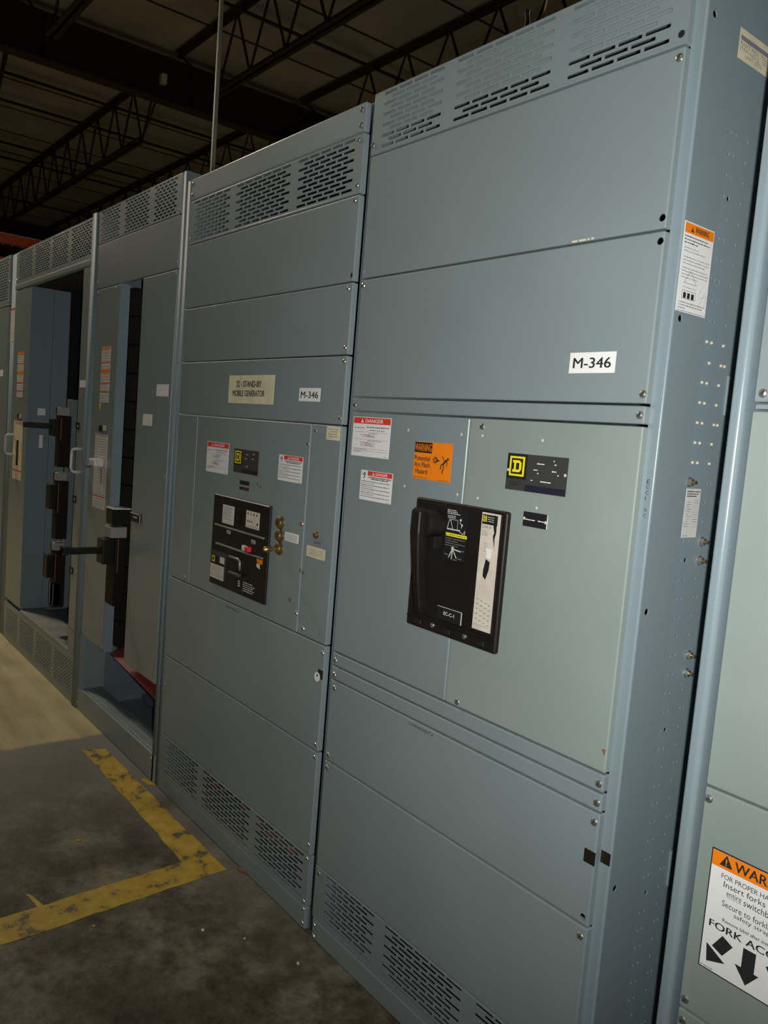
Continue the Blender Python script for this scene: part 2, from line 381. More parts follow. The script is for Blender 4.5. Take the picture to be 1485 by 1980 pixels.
# bridging rods across the joists
for x, z, l in [(-7.69, 5.965, 'right of the girder'), (-11.69, 5.965, 'first left of the girder'), (-12.80, 5.965, 'second left of the girder'), (-14.93, 5.965, 'third left of the girder'), (-15.85, 5.965, 'fourth left of the girder'), (-18.95, 5.965, 'fifth left of the girder')]:
    b = MB(); b.box((x-.022, -2, z-.03), (x+.022, 12, z-.024), IRON); b.box((x-.022, -2, z-.03), (x-.016, 12, z+.01), IRON)
    tag(part('bridging_angle', b, None), 'thin dark steel bridging angle under the roof deck, '+l, 'brace', 'bridging angles')
b = MB(); b.rbox((-9.551, 2.83, 5.63), (-9.47, 2.90, 5.75), CREAM, .004)
tag(part('junction_box', b, None), 'small cream junction box on the girder beside the bare pipe', 'junction box')
# pipe standing behind the cabinets up to the roof
b = MB(); b.tube([(-4.62, 1.30, 0), (-4.63, 1.30, 3.2), (-4.66, 1.30, 6.05)], .0165, PIPE, 12)
o = part('conduit', b, None, smooth=True); tag(o, 'bare grey-green vertical pipe rising behind the cabinets to the roof', 'pipe')
b = MB(); b.tube([(-1.338, 1.0, 2.95), (-1.31, 1.0, 3.07), (-1.22, 1.02, 3.6), (-1.0, 1.1, 6.05)], .0035, ROPE, 6)
tag(part('rope', b, None), 'thin tan cord hanging from the roof behind the tall right cabinet', 'rope')
b = MB(); b.tube([(-1.006, .6, 2.3205), (-1.006, .6, 2.70), (-1.008, .6, 2.745), (-1.012, .6, 2.765), (-1.013, .6, 2.781)], [.013, .0125, .0075, .0065, .008], BLACK, 10)
tag(part('cable_end', b, None, smooth=True), 'black bottle-shaped cable end standing on top of the row behind the tall right cabinet', 'cable end')
# orange pallet rack far away
t = thing('pallet_rack', (-13, -1.5, 0), 'orange pallet rack far behind the left end of the row', 'rack')
for nm, z, h in (('rack_beam', 4.05, .13), ('rack_beam', 3.70, .11)):
    b = MB(); b.rbox((-13.04, -1.45, z-h), (-12.99, 3.75, z), RACK, .006); b.box((-13.04, -1.45, z), (-13.0, 3.75, z+.02), GALV) if z > 4 else None; part(nm, b, t)
for y in (-1.5, 3.8):
    b = MB(); b.box((-13.05, y-.04, 0), (-12.97, y+.04, 4.4), RACK); b.box((-14.05, y-.04, 0), (-13.97, y+.04, 4.4), RACK)
    for k in range(7): b.tube([(-13.97, y, .3+k*.6), (-13.05, y, .6+k*.6)], .015, RACK, 6)
    part('upright_frame', b, t)
b = MB()
for k in range(34): b.box((-14.0, -1.4+k*.15, 4.052), (-13.02, -1.39+k*.15, 4.07), GALV)
for k in range(4): b.box((-13.95+k*.3, -1.4, 4.071), (-13.94+k*.3, 3.7, 4.077), GALV)
part('wire_decking', b, t)

# painted floor marking, chips and debris
def ypaint():
    m = bpy.data.materials.new('worn_yellow_paint'); m.use_nodes = True; N = m.node_tree.nodes; L = m.node_tree.links; b = N['Principled BSDF']
    g = N.new('ShaderNodeNewGeometry'); n = N.new('ShaderNodeTexNoise'); n.inputs['Scale'].default_value = 13; n.inputs['Detail'].default_value = 8; n.inputs['Roughness'].default_value = .65
    L.new(g.outputs['Position'], n.inputs['Vector']); r = N.new('ShaderNodeValToRGB'); e = r.color_ramp.elements
    e[0].position = .39; e[0].color = (.11, .090, .050, 1); e[1].position = .45; e[1].color = (.44, .28, .022, 1); q = e.new(.7); q.color = (.58, .42, .055, 1)
    L.new(n.outputs[0], r.inputs[0]); L.new(r.outputs[0], b.inputs['Base Color']); b.inputs['Roughness'].default_value = .6; return m
YP = ypaint(); R = random.Random(4)
def wobble(p, q, n, a):
    return [(p[0]+(q[0]-p[0])*i/n+R.uniform(-a, a), p[1]+(q[1]-p[1])*i/n+R.uniform(-a, a)) for i in range(n)]
pts = []
cor = [(-2.53, -.135), (-1.495, -.145), (-1.475, -.60), (-1.45, -1.9), (-1.34, -1.9), (-1.352, -.60), (-1.385, -.042), (-2.50, -.046)]
for i in range(len(cor)): pts += wobble(cor[i], cor[(i+1) % len(cor)], 14, .0028)
b = MB(); n = len(pts); b.P = lambda u, v, d: (u, v, d); b.pslab(pts, YP, .0012, .0002)
tag(part('floor_marking', b, None), 'worn yellow painted corner line on the concrete floor in front of the cabinets', 'floor marking')
b = MB(); b.P = lambda u, v, d: (u, v, d); b.pslab([(-1.56, -.615), (-1.545, -.603), (-1.475, -.588), (-1.47, -.603)], YP, .001, .0002)
tag(part('paint_mark', b, None), 'short faint yellow paint dash just left of the yellow line', 'paint mark')
b = MB(); b.P = lambda u, v, d: (u, v, d); b.pslab([(-2.14, -.03), (-2.09, -.025), (-2.05, .008), (-2.06, .018), (-2.10, .0), (-2.15, -.015)], YPAINT, .0012, .0002)
tag(part('paint_mark', b, None), 'bright yellow paint smear at the foot of the second cabinet post', 'paint mark')
for i, (x, y, r, m, l) in enumerate([(-1.791, -.386, .009, YPAINT, 'orange-yellow paint chip lying inside the yellow corner line'), (-1.305, -.498, .006, YPAINT, 'tiny yellow paint chip on dark concrete right of the yellow line'),
        (-1.131, -.246, .0055, WHITE, 'small white speck on the floor right of the yellow corner'), (-.866, -.092, .006, CREAM, 'small pale pebble near the foot of the tall right cabinet'), (-1.036, -.163, .004, CREAM, 'tiny cream crumb between the white speck and the pebble'), (-1.35, .0, .018, RUST, 'dark rusty scrap against the base of the generator cabinet')]):
    b = MB(); ring = [(x+r*R.uniform(.6, 1.2)*math.cos(a), y+r*R.uniform(.5, 1.0)*math.sin(a)) for a in [k*math.pi/4 for k in range(8)]]
    b.P = lambda u, v, d: (u, v, d); b.pslab(ring, m, r*.35, .0003)
    tag(part('debris_chip', b, None), l, 'debris', 'loose bits on the floor')

# ================================================================ switchboard row
GRP = 'switchboard cabinets standing in the row'
def danger_label(parent, x0, x1, z0, z1, seed, figure=False, P=None, d=0.0):
    b = MB(P or FRONT()); W, H = x1-x0, z1-z0
    b.slab(x0, x1, z0, z1, WHITE, .0006)
    hx = x0+W*.22 if figure else x0+W*.015
    b.rect(hx, x1-W*.01, z1-H*.17, z1-H*.015, RED, .0009)
    tw = x1-hx; b.tri(hx+tw*.24, z1-H*.145, H*.115, WPRINT, RED, .0012)
    b.text('DANGER', hx+tw*.33, hx+tw*.80, z1-H*.14, z1-H*.05, WPRINT, .0012, .02)
    if figure:
        cx, cz = x0+W*.11, z1-H*.16
        b.disc(cx+W*.02, cz+H*.08, W*.018, INK, .0012); b.stroke([(cx+W*.01, cz+H*.05), (cx+W*.03, cz-H*.02), (cx+W*.01, cz-H*.07), (cx-W*.01, cz-H*.12)], W*.022, INK)
        b.stroke([(cx+W*.02, cz+H*.04), (cx-W*.02, cz), (cx-W*.05, cz+H*.01)], W*.014, INK); b.stroke([(cx+W*.02, cz+H*.04), (cx+W*.06, cz+H*.02)], W*.014, INK)
        b.stroke([(cx-W*.07, cz+H*.10), (cx-W*.03, cz+H*.04), (cx-W*.06, cz-H*.01)], W*.010, INK)
        b.micro(x0+W*.24, x1-W*.03, z1-H*.235, H*.035, INK, seed, dens=1.4); b.micro(x0+W*.33, x1-W*.12, z1-H*.29, H*.035, INK, seed+1, dens=1.4)
        for k in range(9):
            b.micro(x0+W*.04, x1-W*(.06 if k % 2 == 0 else .55), z1-H*(.38+.063*k), H*.024, INK if k % 2 == 0 else GINK, seed+3+k)
        b.micro(x1-W*.15, x1-W*.02, z0+H*.02, H*.02, GINK, seed+40)
    else:
        b.text('PROHIBITED', x0+W*.06, x0+W*.30, z1-H*.31, z1-H*.28, GINK, .0010) if False else b.micro(x0+W*.05, x0+W*.33, z1-H*.29, H*.03, GINK, seed)
        b.micro(x0+W*.38, x1-W*.05, z1-H*.265, H*.026, INK, seed+1); b.micro(x0+W*.46, x1-W*.15, z1-H*.34, H*.03, GINK, seed+2)
        for v in (.38, .565, .80, .86): b.rect(x0+W*.03, x1-W*.03, z1-H*v, z1-H*(v-.005), INK, .0010)
        for k, (a, v, mm) in enumerate([(.45, .42, GINK), (.22, .46, PINK), (.28, .50, PINK), (.42, .60, GINK), (.22, .65, PINK), (.24, .69, PINK), (.24, .73, PINK), (.05, .83, GINK), (.05, .89, GINK)]):
            b.micro(x0+W*a, x0+W*min(.95, a+.22+.05*k % .2), z1-H*v, H*.022, mm, seed+10+k)
            if mm is PINK: b.micro(x0+W*(a+.12), x0+W*.62, z1-H*v, H*.018, GINK, seed+30+k)
        b.micro(x1-W*.12, x1-W*.03, z0+H*.03, H*.02, GINK, seed+50)
    return part('danger_label', b, parent, 'white danger label with a red header')
def square_d(b, x0, x1, z0, z1, d=.0012, bg=BLACKG):
    W, H = x1-x0, z1-z0; b.rect(x0, x1, z0, z1, YEL, d); b.rect(x0+W*.12, x1-W*.12, z0+H*.10, z1-H*.10, bg, d+.0003)
    # slab serif D outline
    a0, a1, c0, c1 = x0+W*.22, x1-W*.2, z0+H*.2, z1-H*.2; e = d+.0006
    k = min(W, H)*.13; ch = W*.12
    b.poly([(a0, c0), (a1-ch, c0), (a1, c0+ch), (a1, c1-ch), (a1-ch, c1), (a0, c1), (a0, c1-k), (a0+k*.7, c1-k), (a0+k*.7, c0+k), (a0, c0+k)], YEL, e)
    b.rect(a0+k*1.8, a1-k*1.1, c0+k, c1-k, bg, e+.0003)

# ---------------------------------------------------------------- A : tall right-hand cabinet with the breaker
XS = -0.0104                       # plane of its right side
A = thing('switchboard_cabinet', (-.48, .45, 0), 'tall grey cabinet with the big black lever breaker and orange arc flash sticker', 'electrical cabinet', GRP)
AX0, AX1 = -.943, -.035
frame(A, -.944, XS-.0045, 2.326, .90, right=False)
b = MB()                              # front corner post with its rounded edge
_o = [(-.0360, .016), (XS-.0045, .016)]+[(XS-.0045+.0045*math.sin(a*math.pi/12), .0205-.0045*math.cos(a*math.pi/12)) for a in range(1, 6)]+[(XS, .0205), (XS, .126)]
_i = [(XS-.002, .126), (XS-.002, .018), (-.0360, .018)]
prism(b, [[(x, y, zq) for x, y in _o+_i] for zq in (0, 2.330)], POSTG); cp = part('corner_post', b, A, smooth=False)
bool_holes(cp, [((XS-.002, .0395, z), .0065, 'x') for z in (2.225, 1.703, 1.163, .618)], root_off(A))
# right side sheet with its columns of holes
b = MB(); b.box((XS-.004, .1275, .0), (XS-.0015, .90, 2.330), POST); ss = part('side_panel', b, A)
holes, riv = [], []
z = 1.902+3*.03815; k = 0
step = .03795
zlist = [1.902-step*i for i in range(-4, 44)]
for i, zz in enumerate(zlist):
    if zz < .2 or zz > 2.06: continue
    for yy, cond in ((.137, i % 7 != 4), (.154, True), (.197, True), (.210, i % 3 == 2), (.2495, True)):
        if not cond or (yy == .210 and zz > 1.74): continue
        if 1.30 < zz < 1.42 and yy < .18: continue      # under the small white label
        p = (XS-.0025, yy, zz)
        if 1.42 < zz < 1.69 and yy < .22: riv.append(p)
        else: holes.append((p, .0031 if not (yy == .154 and i % 9 == 3) else .0052, 'x'))
bool_holes(ss, holes, root_off(A))
for p in riv: put(RIVET_X, 'rivet', p, ss)
for y, z in ((.133, 1.409), (.202, 1.293), (.202, 1.255), (.204, 1.063), (.203, 1.026), (.254, 1.371)): put(BOLT, 'bolt', (XS-.001, y, z), ss)
for z0, z1 in ((1.543, 1.62), (.567, .643)):   # stamped vertical tabs near the back of the visible strip
    b = MB(); b.rbox((XS-.002, .226, z0), (XS+.004, .236, z1), POST, .0015, 2); part('stamped_tab', b, ss)
b = MB()
for k in range(16): b.box((XS-.003, .268, 1.80+k*.0095), (XS+.0005, .300, 1.804+k*.0095), BRASS)
b.box((XS-.003, .268, 1.79), (XS+.001, .30, 1.7955), CREAM); part('light_stripe_slats', b, ss, 'brown slats standing in for warm light stripes')  # added slats, coloured to imitate stripes of warm light in the gap

Z3 = [(2.1715, 2.326), (1.857, 2.1675), (1.546, 1.853), (1.5085, 1.542), (.8465, 1.5045), (.808, .8425), (.769, .804), (.5365, .765), (.2225, .5325), (.0675, .2195), (0.001, .0640)]
pa = perforated(A, AX0, AX1, *Z3[0], [(-.904, -.676, 4), (-.631, -.344, 5), (-.298, -.070, 4)], (2.186, 2.3165, 11), sc=[(-.937, 2.196)], backing=(2.228, 2.325), m=PAINT)
b = MB(); b.disc(-.046, 2.189, .0066, DARK, .0004); part('screw_hole_shade', b, pa)  # flat dark disc painting the shade of an empty hole
c1 = cover(A, AX0, AX1, *Z3[1], holes=[(-.044, 1.876), (-.93, 1.873)], sc=[(-.045, 2.149)])
c2 = cover(A, AX0, AX1, *Z3[2], holes=[(-.043, 1.835)], sc=[(-.043, 1.563), (-.932, 1.838)])
s1 = cover(A, AX0, AX1, *Z3[3], name='filler_strip', sc=[(-.045, 1.525), (-.928, 1.525)])
dl = cover(A, AX0, -.4865, *Z3[4]); dr = cover(A, -.4835, AX1, *Z3[4], m=PAINT2, sc=[(-.444, 1.487), (-.443, .858)])
s2 = cover(A, AX0, AX1, *Z3[5], name='filler_strip', sc=[(-.045, .823), (-.927, .822)])
s3 = cover(A, AX0, AX1, *Z3[6], name='filler_strip', sc=[(-.045, .785), (-.927, .781)])
c3 = cover(A, AX0, AX1, *Z3[7], holes=[(-.048, .552)], sc=[(-.046, .746), (-.922, .745), (-.926, .551)])
c4 = cover(A, AX0, AX1, *Z3[8], sc=[(-.049, .512), (-.927, .514), (-.046, .30)])
pb = perforated(A, AX0, AX1, *Z3[9], [(-.893, -.671, 4), (-.625, -.345, 5), (-.298, -.070, 4)], (.084, .2125, 11), sc=[(-.927, .202), (-.046, .20)], m=PAINT)
base = cover(A, AX0, AX1, *Z3[10], name='base_plate', sc=[(-.930, .046), (-.930, .012)], me=SCREW_S, r=.006)
for x, z in [(-.697, 1.467), (-.508, 1.466), (-.694, 1.329), (-.504, 1.329)]: put(RIVET, 'rivet', (x, 0, z), dl)
for x, z in [(-.441, 1.467), (-.438, 1.328), (-.268, 1.466), (-.266, 1.327)]: put(RIVET, 'rivet', (x, 0, z), dr)
b = MB(); b.pslab([(-.047, .892), (-.038, .893), (-.040, .880)], RUST, .0005); part('rust_chip', b, dr)
# M-346 plates
def m346(parent, x0, x1, z0, z1, l):
    b = MB(); b.slab(x0, x1, z0, z1, WHITE, .0008); W, H = x1-x0, z1-z0
    b.text('M-346', x0+W*.09, x1-W*.09, z0+H*.24, z1-H*.26, INK, .0012, .018); return part('asset_label', b, parent, l)
m346(c2, -.218, -.110, 1.602, 1.642, 'white asset label reading M-346')
danger_label(dl, -.927, -.766, 1.390, 1.4935, 11); danger_label(dl, -.876, -.742, 1.277, 1.355, 31, True)
# arc flash sticker
b = MB(); b.slab(-.666, -.532, 1.3525, 1.4425, ORANGE, .0006)
b.rect(-.6655, -.6025, 1.4160, 1.4410, BLACKG, .0009); b.text('WARNING', -.6635, -.604, 1.4195, 1.4375, ORANGE, .0012, .01)
for i, (tx, u1, v) in enumerate([('Potential', -.608, 1.397), ('Arc Flash', -.606, 1.3815), ('Hazard', -.614, 1.3655)]): b.text(tx, -.6625+(.006 if i == 2 else 0), u1, v, v+.0115, INK, .0010, .02)
b.rect(-.6018, -.6012, 1.353, 1.442, RED, .0009); b.micro(-.664, -.612, 1.3555, .0016, INK, 3); b.micro(-.575, -.535, 1.3545, .0014, INK, 4)
cx, cz = -.588, 1.4015; star = []
for k in range(18):
    r = .0115 if k % 2 == 0 else .005; a = k*math.pi/9+.2; star.append((cx+r*math.cos(a), cz+r*math.sin(a)))
b.poly(star, INK, .0010); b.disc(cx, cz, .0035, ORANGE, .0013); b.poly([(-.582, 1.4035), (-.569, 1.4005), (-.582, 1.3985)], INK, .0010)
b.disc(-.5445, 1.4065, .0030, INK); b.stroke([(-.5475, 1.4045), (-.5545, 1.3985), (-.5600, 1.3930)], .0052, INK)
b.stroke([(-.556, 1.4005), (-.5605, 1.407), (-.5645, 1.413)], .0022, INK); b.stroke([(-.549, 1.404), (-.546, 1.396), (-.548, 1.389)], .0022, INK)
b.stroke([(-.560, 1.394), (-.567, 1.391), (-.5665, 1.384), (-.570, 1.381)], .0030, INK); b.stroke([(-.559, 1.392), (-.5575, 1.384), (-.562, 1.375), (-.559, 1.372)], .0030, INK)
part('arc_flash_label', b, dl, 'orange arc flash warning sticker')
# big nameplate with the yellow D
b = MB(); b.slab(-.3575, -.195, 1.3575, 1.4350, CHAR, .0012)
b.rect(-.357, -.302, 1.3815, 1.4345, BLACKG, .0015); square_d(b, -.3500, -.3080, 1.3875, 1.4290, .0018)
b.rect(-.302, -.1955, 1.358, 1.3715, NAVY, .0015); b.text('QED', -.345, -.314, 1.3665, 1.3765, BLACKG, .0016)
for u, v, wd, hh in [(-.275, 1.4165, .021, .0022), (-.229, 1.4175, .005, .0026), (-.232, 1.4245, .0025, .003), (-.283, 1.4035, .011, .0024), (-.234, 1.4035, .011, .0024), (-.272, 1.3965, .003, .003), (-.219, 1.3965, .003, .003), (-.288, 1.3815, .005, .0022), (-.262, 1.3805, .029, .0026)]:
    b.micro(u, u+wd, v, hh, WPRINT, int(u*-1000), .0016, 2)
part('name_plate', b, dr, 'charcoal name plate with a yellow letter D')
put(RIVET, 'rivet', (-.3535, -.001, 1.399), dr); put(RIVET, 'rivet', (-.200, -.001, 1.400), dr)
b = MB(); b.slab(-.2985, -.235, 1.2860, 1.3165, BLACKG, .0012); b.slab(-.2352, -.2335, 1.2862, 1.3162, GREYW, .0010)
b.micro(-.291, -.266, 1.2995, .0024, WPRINT, 8, .0016, 2); b.micro(-.258, -.240, 1.2995, .0026, WPRINT, 9, .0016, 1); part('circuit_plate', b, dr, 'small black circuit plate')
put(RIVET, 'rivet', (-.2955, -.001, 1.302), dr); put(RIVET, 'rivet', (-.2375, -.001, 1.3), dr)
# black tape pieces, handwriting
b = MB(); b.slab(-.0605, -.0345, .6615, .6885, TAPE, .0006); part('black_tape', b, c3)
b = MB(FRONT(.016)); b.slab(-.0335, -.0120, .6680, .6925, TAPE, .0006); part('black_tape', b, cp)
b = MB(FRONT(.016)); zz = 1.4095
for ch, h in (('E', .008), ('C', .007), ('C', .007), ('1', .006), (' ', .006), ('A', .006), ('C', .006)):
    if ch != ' ': b.text(ch, -.0250, -.0185 if ch != '1' else -.0235, zz-h, zz, INK, .0006)
    zz -= .0106
part('marker_writing', b, cp, 'handwritten vertical letters in black marker')
b = MB(); b.text('COMPARTMENT #', -.602, -.512, .7495, .7575, INK, .0005); part('marker_writing', b, c3, 'small handwritten note in dark marker')
b = MB(); b.micro(-.243, -.19, 1.858, .004, YCREAM, 5, .0004); part('scuff_mark', b, c1)
# side labels
b = MB(SIDE(XS)); b.slab(.0205, .1185, 1.7150, 1.8715, WHITE, .0005)
b.rect(.0225, .1165, 1.8520, 1.8695, ORANGE, .0008); b.tri(.046, 1.8555, .0105, INK, ORANGE, .0010); b.text('WARNING', .0555, .100, 1.8560, 1.8660, INK, .0010, .02)
b.micro(.024, .100, 1.8455, .0020, INK, 60); b.micro(.024, .108, 1.8400, .0020, INK, 61); b.micro(.024, .070, 1.8345, .0020, INK, 62)
for i, (v, e) in enumerate([(1.826, .072), (1.8205, .096), (1.810, .112), (1.8045, .110), (1.799, .098), (1.791, .108), (1.7855, .112), (1.780, .110), (1.7745, .08)]): b.micro(.026, e, v, .0017, GINK, 70+i)
b.stroke([(.055, 1.789), (.037, 1.7665), (.078, 1.7665), (.055, 1.789)], .0007, INK); b.stroke([(.034, 1.759), (.079, 1.759)], .0006, INK)
b.stroke([(.034, 1.739), (.034, 1.753), (.078, 1.753), (.078, 1.739), (.034, 1.739)], .0007, INK)
for k in range(3): b.rect(.039+k*.013, .048+k*.013, 1.740, 1.750, INK)
b.stroke([(.086, 1.748), (.098, 1.768)], .0006, GINK); b.stroke([(.088, 1.745), (.112, 1.752)], .0006, GINK); b.stroke([(.094, 1.736), (.110, 1.760)], .0006, GINK); b.stroke([(.112, 1.736), (.113, 1.757)], .0006, GINK)
b.micro(.026, .112, 1.7310, .0022, GINK, 90); b.micro(.026, .105, 1.7260, .0022, GINK, 91); b.micro(.026, .05, 1.7210, .0020, GINK, 92); b.micro(.024, .116, 1.7165, .001, INK, 93)
part('lifting_label', b, cp, 'tall white warning label with an orange header')
b = MB(SIDE(XS-.0015)); b.slab(.1285, .1800, 1.3015, 1.3965, GREYW, .0005)
for i in range(3): b.micro(.131, .177-.006*i, 1.390-i*.0045, .0022, INK, 100+i, dens=2)
for i in range(11): b.micro(.1305+(.004 if i < 9 else 0), .1505-(i % 3)*.003, 1.370-i*.0047, .0017, GINK, 110+i); b.rect(.155, .178, 1.3692-i*.0047, 1.3696-i*.0047, GINK, .0008)
for i in range(4): b.micro(.160, .176, 1.3735-i*.0047-(.028 if i > 1 else 0), .0015, GINK, 130+i)
b.micro(.131, .150, 1.3045, .0018, GINK, 140); part('inspection_label', b, ss, 'small pale data label')
b = MB(SIDE(XS-.0015)); b.slab(.1285, .280, 2.184, 2.236, YCREAM, .0005); b.rect(.133, .265, 2.2165, 2.2245, VIOLET, .0008)
b.text('PART NO  7000', .133, .235, 2.207, 2.2145, VIOLET, .0008); b.text('ITEM NO 2   SEC', .133, .238, 2.1985, 2.2055, VIOLET, .0008); b.text('UNIT  0752', .152, .215, 2.190, 2.1965, VIOLET, .0008)
part('part_number_label', b, ss, 'yellowed label with violet stamped print')

# the circuit breaker of cabinet A
BK = MB(); BK.rbox((-.632, -.012, .9985), (-.333, .004, 1.3095), BLACK, .006, 3); BK.rbox((-.622, -.015, 1.033), (-.343, -.010, 1.304), BROWNB, .004, 2)
BK.box((-.628, -.0150, 1.0225), (-.337, -.0125, 1.0245), BROWNB)
for x in (-.588, -.486, -.378): BK.rbox((x-.012, -.0135, 1.008), (x+.012, -.0115, 1.019), BLACKG, .001, 1)
brk = part('circuit_breaker', BK, A, 'large black circuit breaker')
YB = -.015
b = MB(FRONT(YB)); b.slab(-.516, -.447, 1.180, 1.2975, BLACKG, .0005)
for i in range(3): b.micro(-.514, -.484+.006*i, 1.292-i*.0038, .0020, GREYW, 150+i, .0008)
for i in range(2): b.micro(-.511, -.486, 1.279-i*.0038, .0020, GREYW, 153+i, .0008)
b.stroke([(-.5105, 1.250), (-.506, 1.268), (-.500, 1.270), (-.4925, 1.250)], .0016, GREYW, .0009); b.stroke([(-.508, 1.272), (-.4775, 1.2725), (-.4775, 1.252)], .0010, GREYW, .0009); b.stroke([(-.511, 1.2495), (-.468, 1.250)], .0028, GREYW, .0008)
b.stroke([(-.471, 1.269), (-.462, 1.262), (-.466, 1.256)], .0016, GREYW, .0009); b.stroke([(-.472, 1.249), (-.458, 1.243), (-.452, 1.252), (-.453, 1.240)], .0012, GREYW, .0009); b.disc(-.4685, 1.274, .0030, GREYW, .0009); b.disc(-.463, 1.263, .0026, GREYW, .0010)
b.rect(-.5135, -.4445, 1.2335, 1.2410, YEL, .0009); b.tri(-.5105, 1.2350, .0045, INK, YEL, .0011); b.micro(-.505, -.448, 1.2362, .0018, CHAR, 160, .0011)
for i in range(4): b.micro(-.513, -.449-(i % 2)*.022, 1.2275-i*.0052, .0017, GINK, 161+i, .0008)
for q in ((-.498, 1.185), (-.488, 1.182), (-.472, 1.186), (-.460, 1.203)): b.stroke([(-.487, 1.206), q], .0026, GREYW, .0009)
b.disc(-.487, 1.207, .0042, GREYW, .0010)
for u, v in ((-.512, 1.190), (-.483, 1.181), (-.468, 1.185), (-.462, 1.204)): b.micro(u, u+.012, v, .002, GINK, int(v*999), .0009)
part('instruction_label', b, brk, 'black instruction label with white diagrams and a yellow strip')
b = MB(FRONT(YB)); b.slab(-.4035, -.3475, 1.0425, 1.3015, PALE, .0006)
b.rect(-.4015, -.3560, 1.2760, 1.2975, BLACKG, .0009); square_d(b, -.4000, -.3880, 1.2815, 1.2945, .0011)
for i in range(3): b.micro(-.385, -.366, 1.2915-i*.0045, .0016, GREYW, 170+i, .0012)
b.text('2500 A', -.4005, -.373, 1.2675, 1.2735, INK, .0009)
for i in range(4): b.micro(-.4005, -.382, 1.262-i*.0035, .0014, GINK, 175+i, .0009)
b.poly([(-.3655, 1.2995), (-.358, 1.2965), (-.3565, 1.262), (-.360, 1.2475), (-.3585, 1.2245), (-.3625, 1.2400), (-.3655, 1.2535), (-.3625, 1.2600), (-.3665, 1.2745), (-.362, 1.2830)], BLACKG, .0012)
b.poly([(-.3800, 1.2010), (-.3675, 1.1960), (-.3685, 1.1780), (-.3760, 1.1560), (-.3850, 1.1620), (-.3850, 1.1760)], BLACKG, .0012)
b.poly([(-.3815, 1.2250), (-.3640, 1.2240), (-.3670, 1.2020), (-.3790, 1.2040)], WPRINT, .0012)
for i in range(5): b.micro(-.390, -.378, 1.2345-i*.0045, .0016, GINK, 180+i, .0009)
for c in range(4):
    for r in range(5): b.micro(-.397+c*.012, -.3895+c*.012, 1.1095-r*.011-c*.003, .0024, GINK, 190+c*5+r, .0009, 2)
b.micro(-.4015, -.352, 1.0525, .0012, GINK, 220, .0009)
part('rating_label', b, brk, 'tall pale rating label, torn near its right edge')
b = MB(FRONT(YB)); b.slab(-.519, -.437, 1.0385, 1.0680, BLACKG, .0008); b.rect(-.440, -.4370, 1.0385, 1.0680, GREYW, .0011); b.rect(-.519, -.437, 1.0672, 1.0684, GREYW, .0011)
b.text('EC-C-1', -.497, -.462, 1.0505, 1.0585, WPRINT, .0012, .01); part('circuit_tag', b, brk, 'black tag reading EC-C-1')
for x in (-.535, -.427): put(SCREW_S, 'screw', (x, -.013, 1.0165), brk)
b = MB(); HX, HZ = -.546, 1.2565
b.tube([(HX, -.012, HZ), (HX, -.057, HZ), (HX, -.062, HZ), (HX, -.064, HZ)], [.0315, .0315, .030, .026], BLACK, 32)
def sec(x0, x1, ya, yb, z): return [(x0, ya+.003, z), (x0+.003, ya, z), (x1-.003, ya, z), (x1, ya+.003, z), (x1, yb, z), (x0, yb, z)]
prism(b, [sec(-.559, -.539, -.077, -.060, 1.291), sec(-.563, -.536, -.080, -.058, 1.284), sec(-.564, -.536, -.080, -.058, 1.235), sec(-.563, -.538, -.076, -.056, 1.200), sec(-.563, -.540, -.065, -.046, 1.120), sec(-.562, -.541, -.053, -.034, 1.060), sec(-.560, -.544, -.049, -.032, 1.046)], BLACK)
b.rbox((-.540, -.044, 1.200), (-.520, -.015, 1.230), BLACK, .003, 2)
part('lever_handle', b, brk, 'black rotary hub with a long lever hanging down', False)

# ---------------------------------------------------------------- B : generator cabinet
B = thing('switchboard_cabinet', (-1.51, .45, 0), 'grey cabinet with the yellowed stand-by generator sign and small black breaker', 'electrical cabinet', GRP)
BX0, BX1 = -2.045, -.980
frame(B, -2.047, -.9465, 2.320, .90)
post(B, -.9785, -.9455, 2.318, .020, .05, POST, .003); post(B, -2.083, -2.0475, 2.318, .0, .06, POST, .010)
tp = cover(B, BX0, BX1, 2.2435, 2.320, name='top_trim', sc=[(-.998, 2.302), (-.997, 2.262), (-2.032, 2.302), (-2.032, 2.262)], r=.004)
vb = perforated(B, BX0, BX1, 2.085, 2.2395, [(-2.012, -1.732, 5), (-1.690, -1.345, 6), (-1.302, -1.019, 5)], (2.0995, 2.2300, 11), sc=[(-2.036, 2.104), (-1.002, 2.225), (-.994, 2.106)], me=SCREW_S)
kb = cover(B, BX0, BX1, 1.855, 2.0815, holes=[(-.991, 1.871), (-2.032, 1.872)], sc=[(-.999, 2.068)], me=SCREW_S)
kc = cover(B, BX0, BX1, 1.6595, 1.8515, sc=[(-.999, 1.836), (-.993, 1.678), (-2.034, 1.678)], me=SCREW_S)
kd = cover(B, BX0, BX1, 1.4685, 1.6560, sc=[(-.992, 1.641), (-.992, 1.486)], me=SCREW_S)
el = cover(B, BX0, -1.8815, .8500, 1.4650, name='hinge_strip', sc=[(-1.915, 1.444), (-1.91, .868)], me=SCREW_S)
ed = cover(B, -1.8775, -1.1330, .8500, 1.4650, name='breaker_door', sc=[(-1.144, 1.172), (-1.142, 1.406), (-1.140, .906)], me=SCREW_S)
er = cover(B, -1.1290, BX1, .8500, 1.4650, name='meter_strip', sc=[(-1.108, 1.447), (-1.098, .870)], me=SCREW_S)
ke = cover(B, BX0, BX1, .5395, .8465, sc=[(-.990, .826), (-.990, .557)], me=SCREW_S)
kf = cover(B, BX0, BX1, .2280, .5360, sc=[(-2.034, .42), (-.988, .259), (-.990, .52)], me=SCREW_S)
